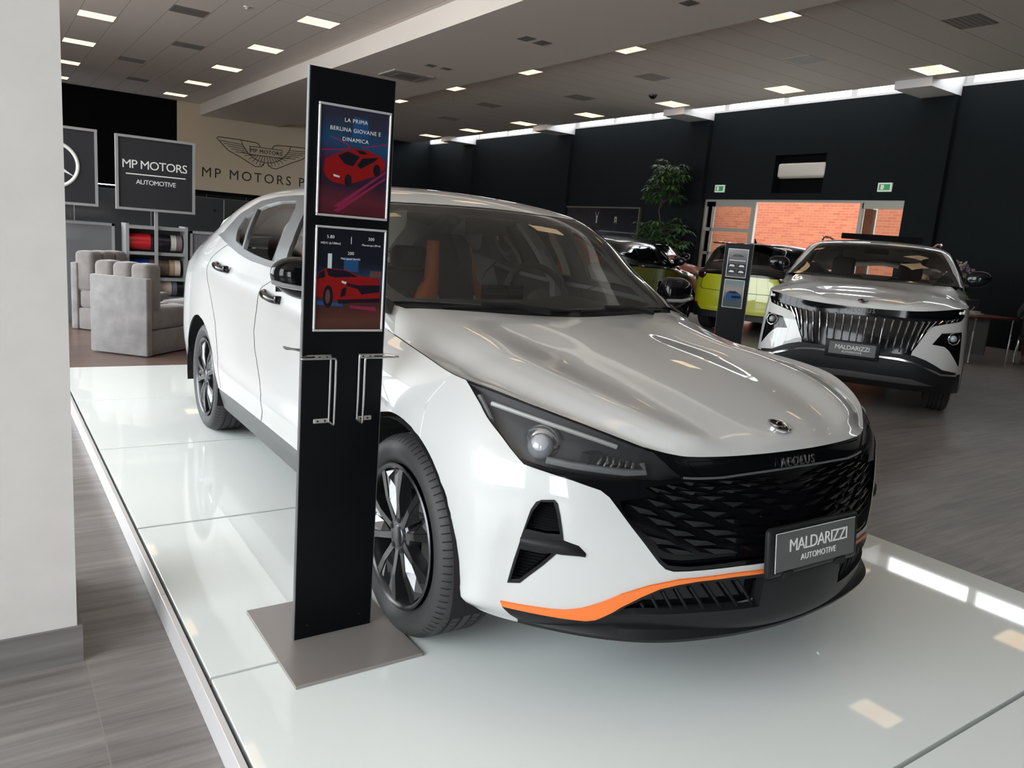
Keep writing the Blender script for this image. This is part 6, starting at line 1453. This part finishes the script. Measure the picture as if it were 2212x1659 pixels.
def head(parent,c,face,hairm,hair='short'):
    c=Vector(c); f=Vector(face).normalized(); r=f.cross(Vector((0,0,1))).normalized(); Rm=Matrix((r,f,Vector((0,0,1)))).transposed()
    bm=bm_new(); bmesh.ops.create_uvsphere(bm,u_segments=24,v_segments=18,radius=1)
    for v in bm.verts:
        x,y,z=v.co; w=.078*(1-.22*max(0,-z)); dpt=.098*(1-.15*max(0,-z)*(y<0)); hh=.118
        p=Vector((x*w,y*dpt+(.012 if (z<-.2 and y>0) else 0),z*hh))
        if y>.8 and -.35<z<.1 and abs(x)<.25: p.y+=.022*(1-abs(x)/.25)                      # nose
        v.co=c+Rm@p
    o=smooth(obj('head',bm,M_SKIN,parent))
    bm=bm_new()
    for s in (-1,1): ball(bm,c+Rm@Vector((s*.080,-.005,-.01)),.03,.35,.7,1)
    smooth(obj('ears',bm,M_SKIN,o)); bm=bm_new()
    for s in (-1,1): ball(bm,c+Rm@Vector((s*.030,.085,.012)),.012)
    smooth(obj('eyes',bm,M_GLOSSBLK,o)); bm=bm_new(); tube(bm,[c+Rm@Vector((xx,.094-.25*xx*xx*8,-.055)) for xx in (-.025,0,.025)],.005,5); obj('mouth',bm,mat('lips',(.25,.08,.07),.5),o)
    bm=bm_new(); bmesh.ops.create_uvsphere(bm,u_segments=24,v_segments=16,radius=1)
    for v in bm.verts:
        x,y,z=v.co; low=-.45 if hair=='short' else -1.0
        if z<low and y<.3: z=low
        k=1.0 if (y<.45 or z>.45) else .86
        v.co=c+Rm@Vector((x*.087*k,(y*.106-.010)*k,z*.128*(k if z<0 else 1)+.006))
    smooth(obj('hair',bm,hairm,parent)); return o
# person on the right, seen from the back, on a chair
def seated_back():
    P=thing('person','person in a dark grey top seated with back to the camera at the right','person',(13.72,5.30,0),math.radians(-66))
    # local: +y forward (away from camera), x right
    M_TOP=mat('dark_grey_jumper',(.030,.032,.036),.9); M_TROU=mat('dull_red_trousers',(.07,.022,.022),.8); M_SHOE=mat('beige_boot',(.13,.11,.09),.6)
    torso=[(0,-.02,.50,(.165,.13)),(0,-.04,.66,(.155,.12)),(0,-.03,.84,(.185,.125)),(0,.02,1.0,(.19,.115)),(0,.06,1.10,(.10,.075)),(.185,.03,1.03,.065),(.27,.08,.86,.052),(.27,.28,.76,.043),(-.185,.03,1.03,.065),(-.27,.08,.86,.052),(-.27,.28,.76,.043)]
    body_skin('jumper',torso,[(0,1),(1,2),(2,3),(3,4),(3,5),(5,6),(6,7),(3,8),(8,9),(9,10)],M_TOP,P)
    legs=[(0,-.02,.48,(.17,.12)),(.10,.06,.48,.095),(.15,.40,.47,.075),(.13,.36,.28,.062),(.10,.20,.12,.048),(-.10,.06,.48,.095),(-.15,.40,.47,.075),(-.13,.36,.28,.062),(-.10,.20,.12,.048)]
    body_skin('trousers',legs,[(0,1),(1,2),(2,3),(3,4),(0,5),(5,6),(6,7),(7,8)],M_TROU,P)
    for s in (-1,1):
        body_skin('boot',[(s*.10,.19,.16,.055),(s*.10,.17,.06,.052),(s*.11,.26,.035,.040),(s*.12,.34,.03,.034)],[(0,1),(1,2),(2,3)],M_SHOE,P); hand(P,(s*.26,.30,.755),(-s*.3,1,-.05),(0,0,1),s)
    body_skin('neck',[(0,.06,1.06,.06),(0,.08,1.18,.052)],[(0,1)],M_SKIN,P); head(P,(0,.11,1.27),(0.1,1,-.2),mat('brown_hair',(.10,.045,.02),.6))
    C=thing('office_chair','black chair on chrome legs under the seated person at the right edge','chair',(13.72,5.30,0),math.radians(-66))
    bm=bm_new(); box(bm,-.24,.24,-.22,-.18,.47,.93,.03,3); smooth(obj('backrest',bm,mat('black_mesh',(.004,.004,.004),.7),C),50)
    bm=bm_new(); box(bm,-.24,.24,-.18,.28,.40,.45,.02,2); smooth(obj('seat',bm,MATS['black_mesh'],C),50)
    for s in (-1,1):
        bm=bm_new(); tube(bm,[(s*.23,-.19,.55),(s*.235,-.12,.42),(s*.235,.24,.40),(s*.24,.27,.02),(s*.24,-.22,.02),(s*.235,-.16,.40)],.010,6); smooth(obj('leg',bm,M_CHROME,C),60)
seated_back()
def seated_front():
    P=thing('person','person in tan trousers seated behind the desk, mostly hidden by the SUV','person',(13.45,7.15,0),math.radians(170))
    M_TOP=mat('dark_brown_top',(.035,.025,.022),.9); M_TROU=mat('tan_trousers',(.23,.135,.055),.8)
    # local +y = forward, towards the camera side
    body_skin('top',[(0,0,.50,(.15,.12)),(0,.0,.70,(.15,.12)),(0,.0,.95,(.17,.11)),(0,.02,1.08,(.08,.065)),(.17,.0,1.0,.055),(.24,.10,.82,.045),(.20,.32,.82,.036),(-.17,.0,1.0,.055),(-.24,.10,.82,.045),(-.14,.32,.86,.036)],[(0,1),(1,2),(2,3),(2,4),(4,5),(5,6),(2,7),(7,8),(8,9)],M_TOP,P)
    body_skin('trousers',[(0,0,.50,(.15,.11)),(.10,.10,.50,.085),(.16,.46,.50,.070),(.15,.42,.28,.055),(.14,.36,.10,.045),(-.10,.10,.50,.085),(-.16,.46,.50,.070),(-.15,.42,.28,.055),(-.14,.36,.10,.045)],[(0,1),(1,2),(2,3),(3,4),(0,5),(5,6),(6,7),(7,8)],M_TROU,P)
    for s in (-1,1):
        body_skin('shoe',[(s*.14,.34,.07,.045),(s*.14,.40,.04,.038),(s*.15,.50,.03,.032)],[(0,1),(1,2)],mat('brown_shoe',(.07,.03,.02),.5),P)
    hand(P,(-.13,.34,.86),(.1,1,.1),(0,0,1),-1); hand(P,(.19,.34,.82),(-.1,1,0),(0,0,1),1)
    body_skin('neck',[(0,.01,1.05,.055),(0,.03,1.16,.048)],[(0,1)],M_SKIN,P); head(P,(0,.05,1.25),(0,1,-.25),mat('red_hair',(.13,.03,.012),.6),'long')
    C=thing('stool','dark office stool under the person behind the desk','chair',(13.45,7.15,0),0)
    bm=bm_new(); cyl(bm,(0,0,.36),(0,0,.41),.19,seg=20); obj('seat',bm,MATS['black_mesh'],C); bm=bm_new(); cyl(bm,(0,0,.05),(0,0,.36),.025)
    for k in range(5): a=k*2*math.pi/5; tube(bm,[(0,0,.08),(.24*math.cos(a),.24*math.sin(a),.03)],.014,6)
    obj('leg',bm,M_CHROME,C)
seated_front()
SEDAN=build_sedan()
SUV=build_suv()
HATCH=build_hatch((14.05,9.95,0),1.886); HATCH.scale=(1.04,1.10,1.13)
BA=build_black('crossover','black crossover just beyond the windscreen pillar of the saloon, nearer of the two',(10.61,10.84,0),1.886,.90)
BB=build_black('crossover','taller black crossover partly hidden behind the nearer black one, next to the plant',(14.05,14.0,0),1.886,.95)
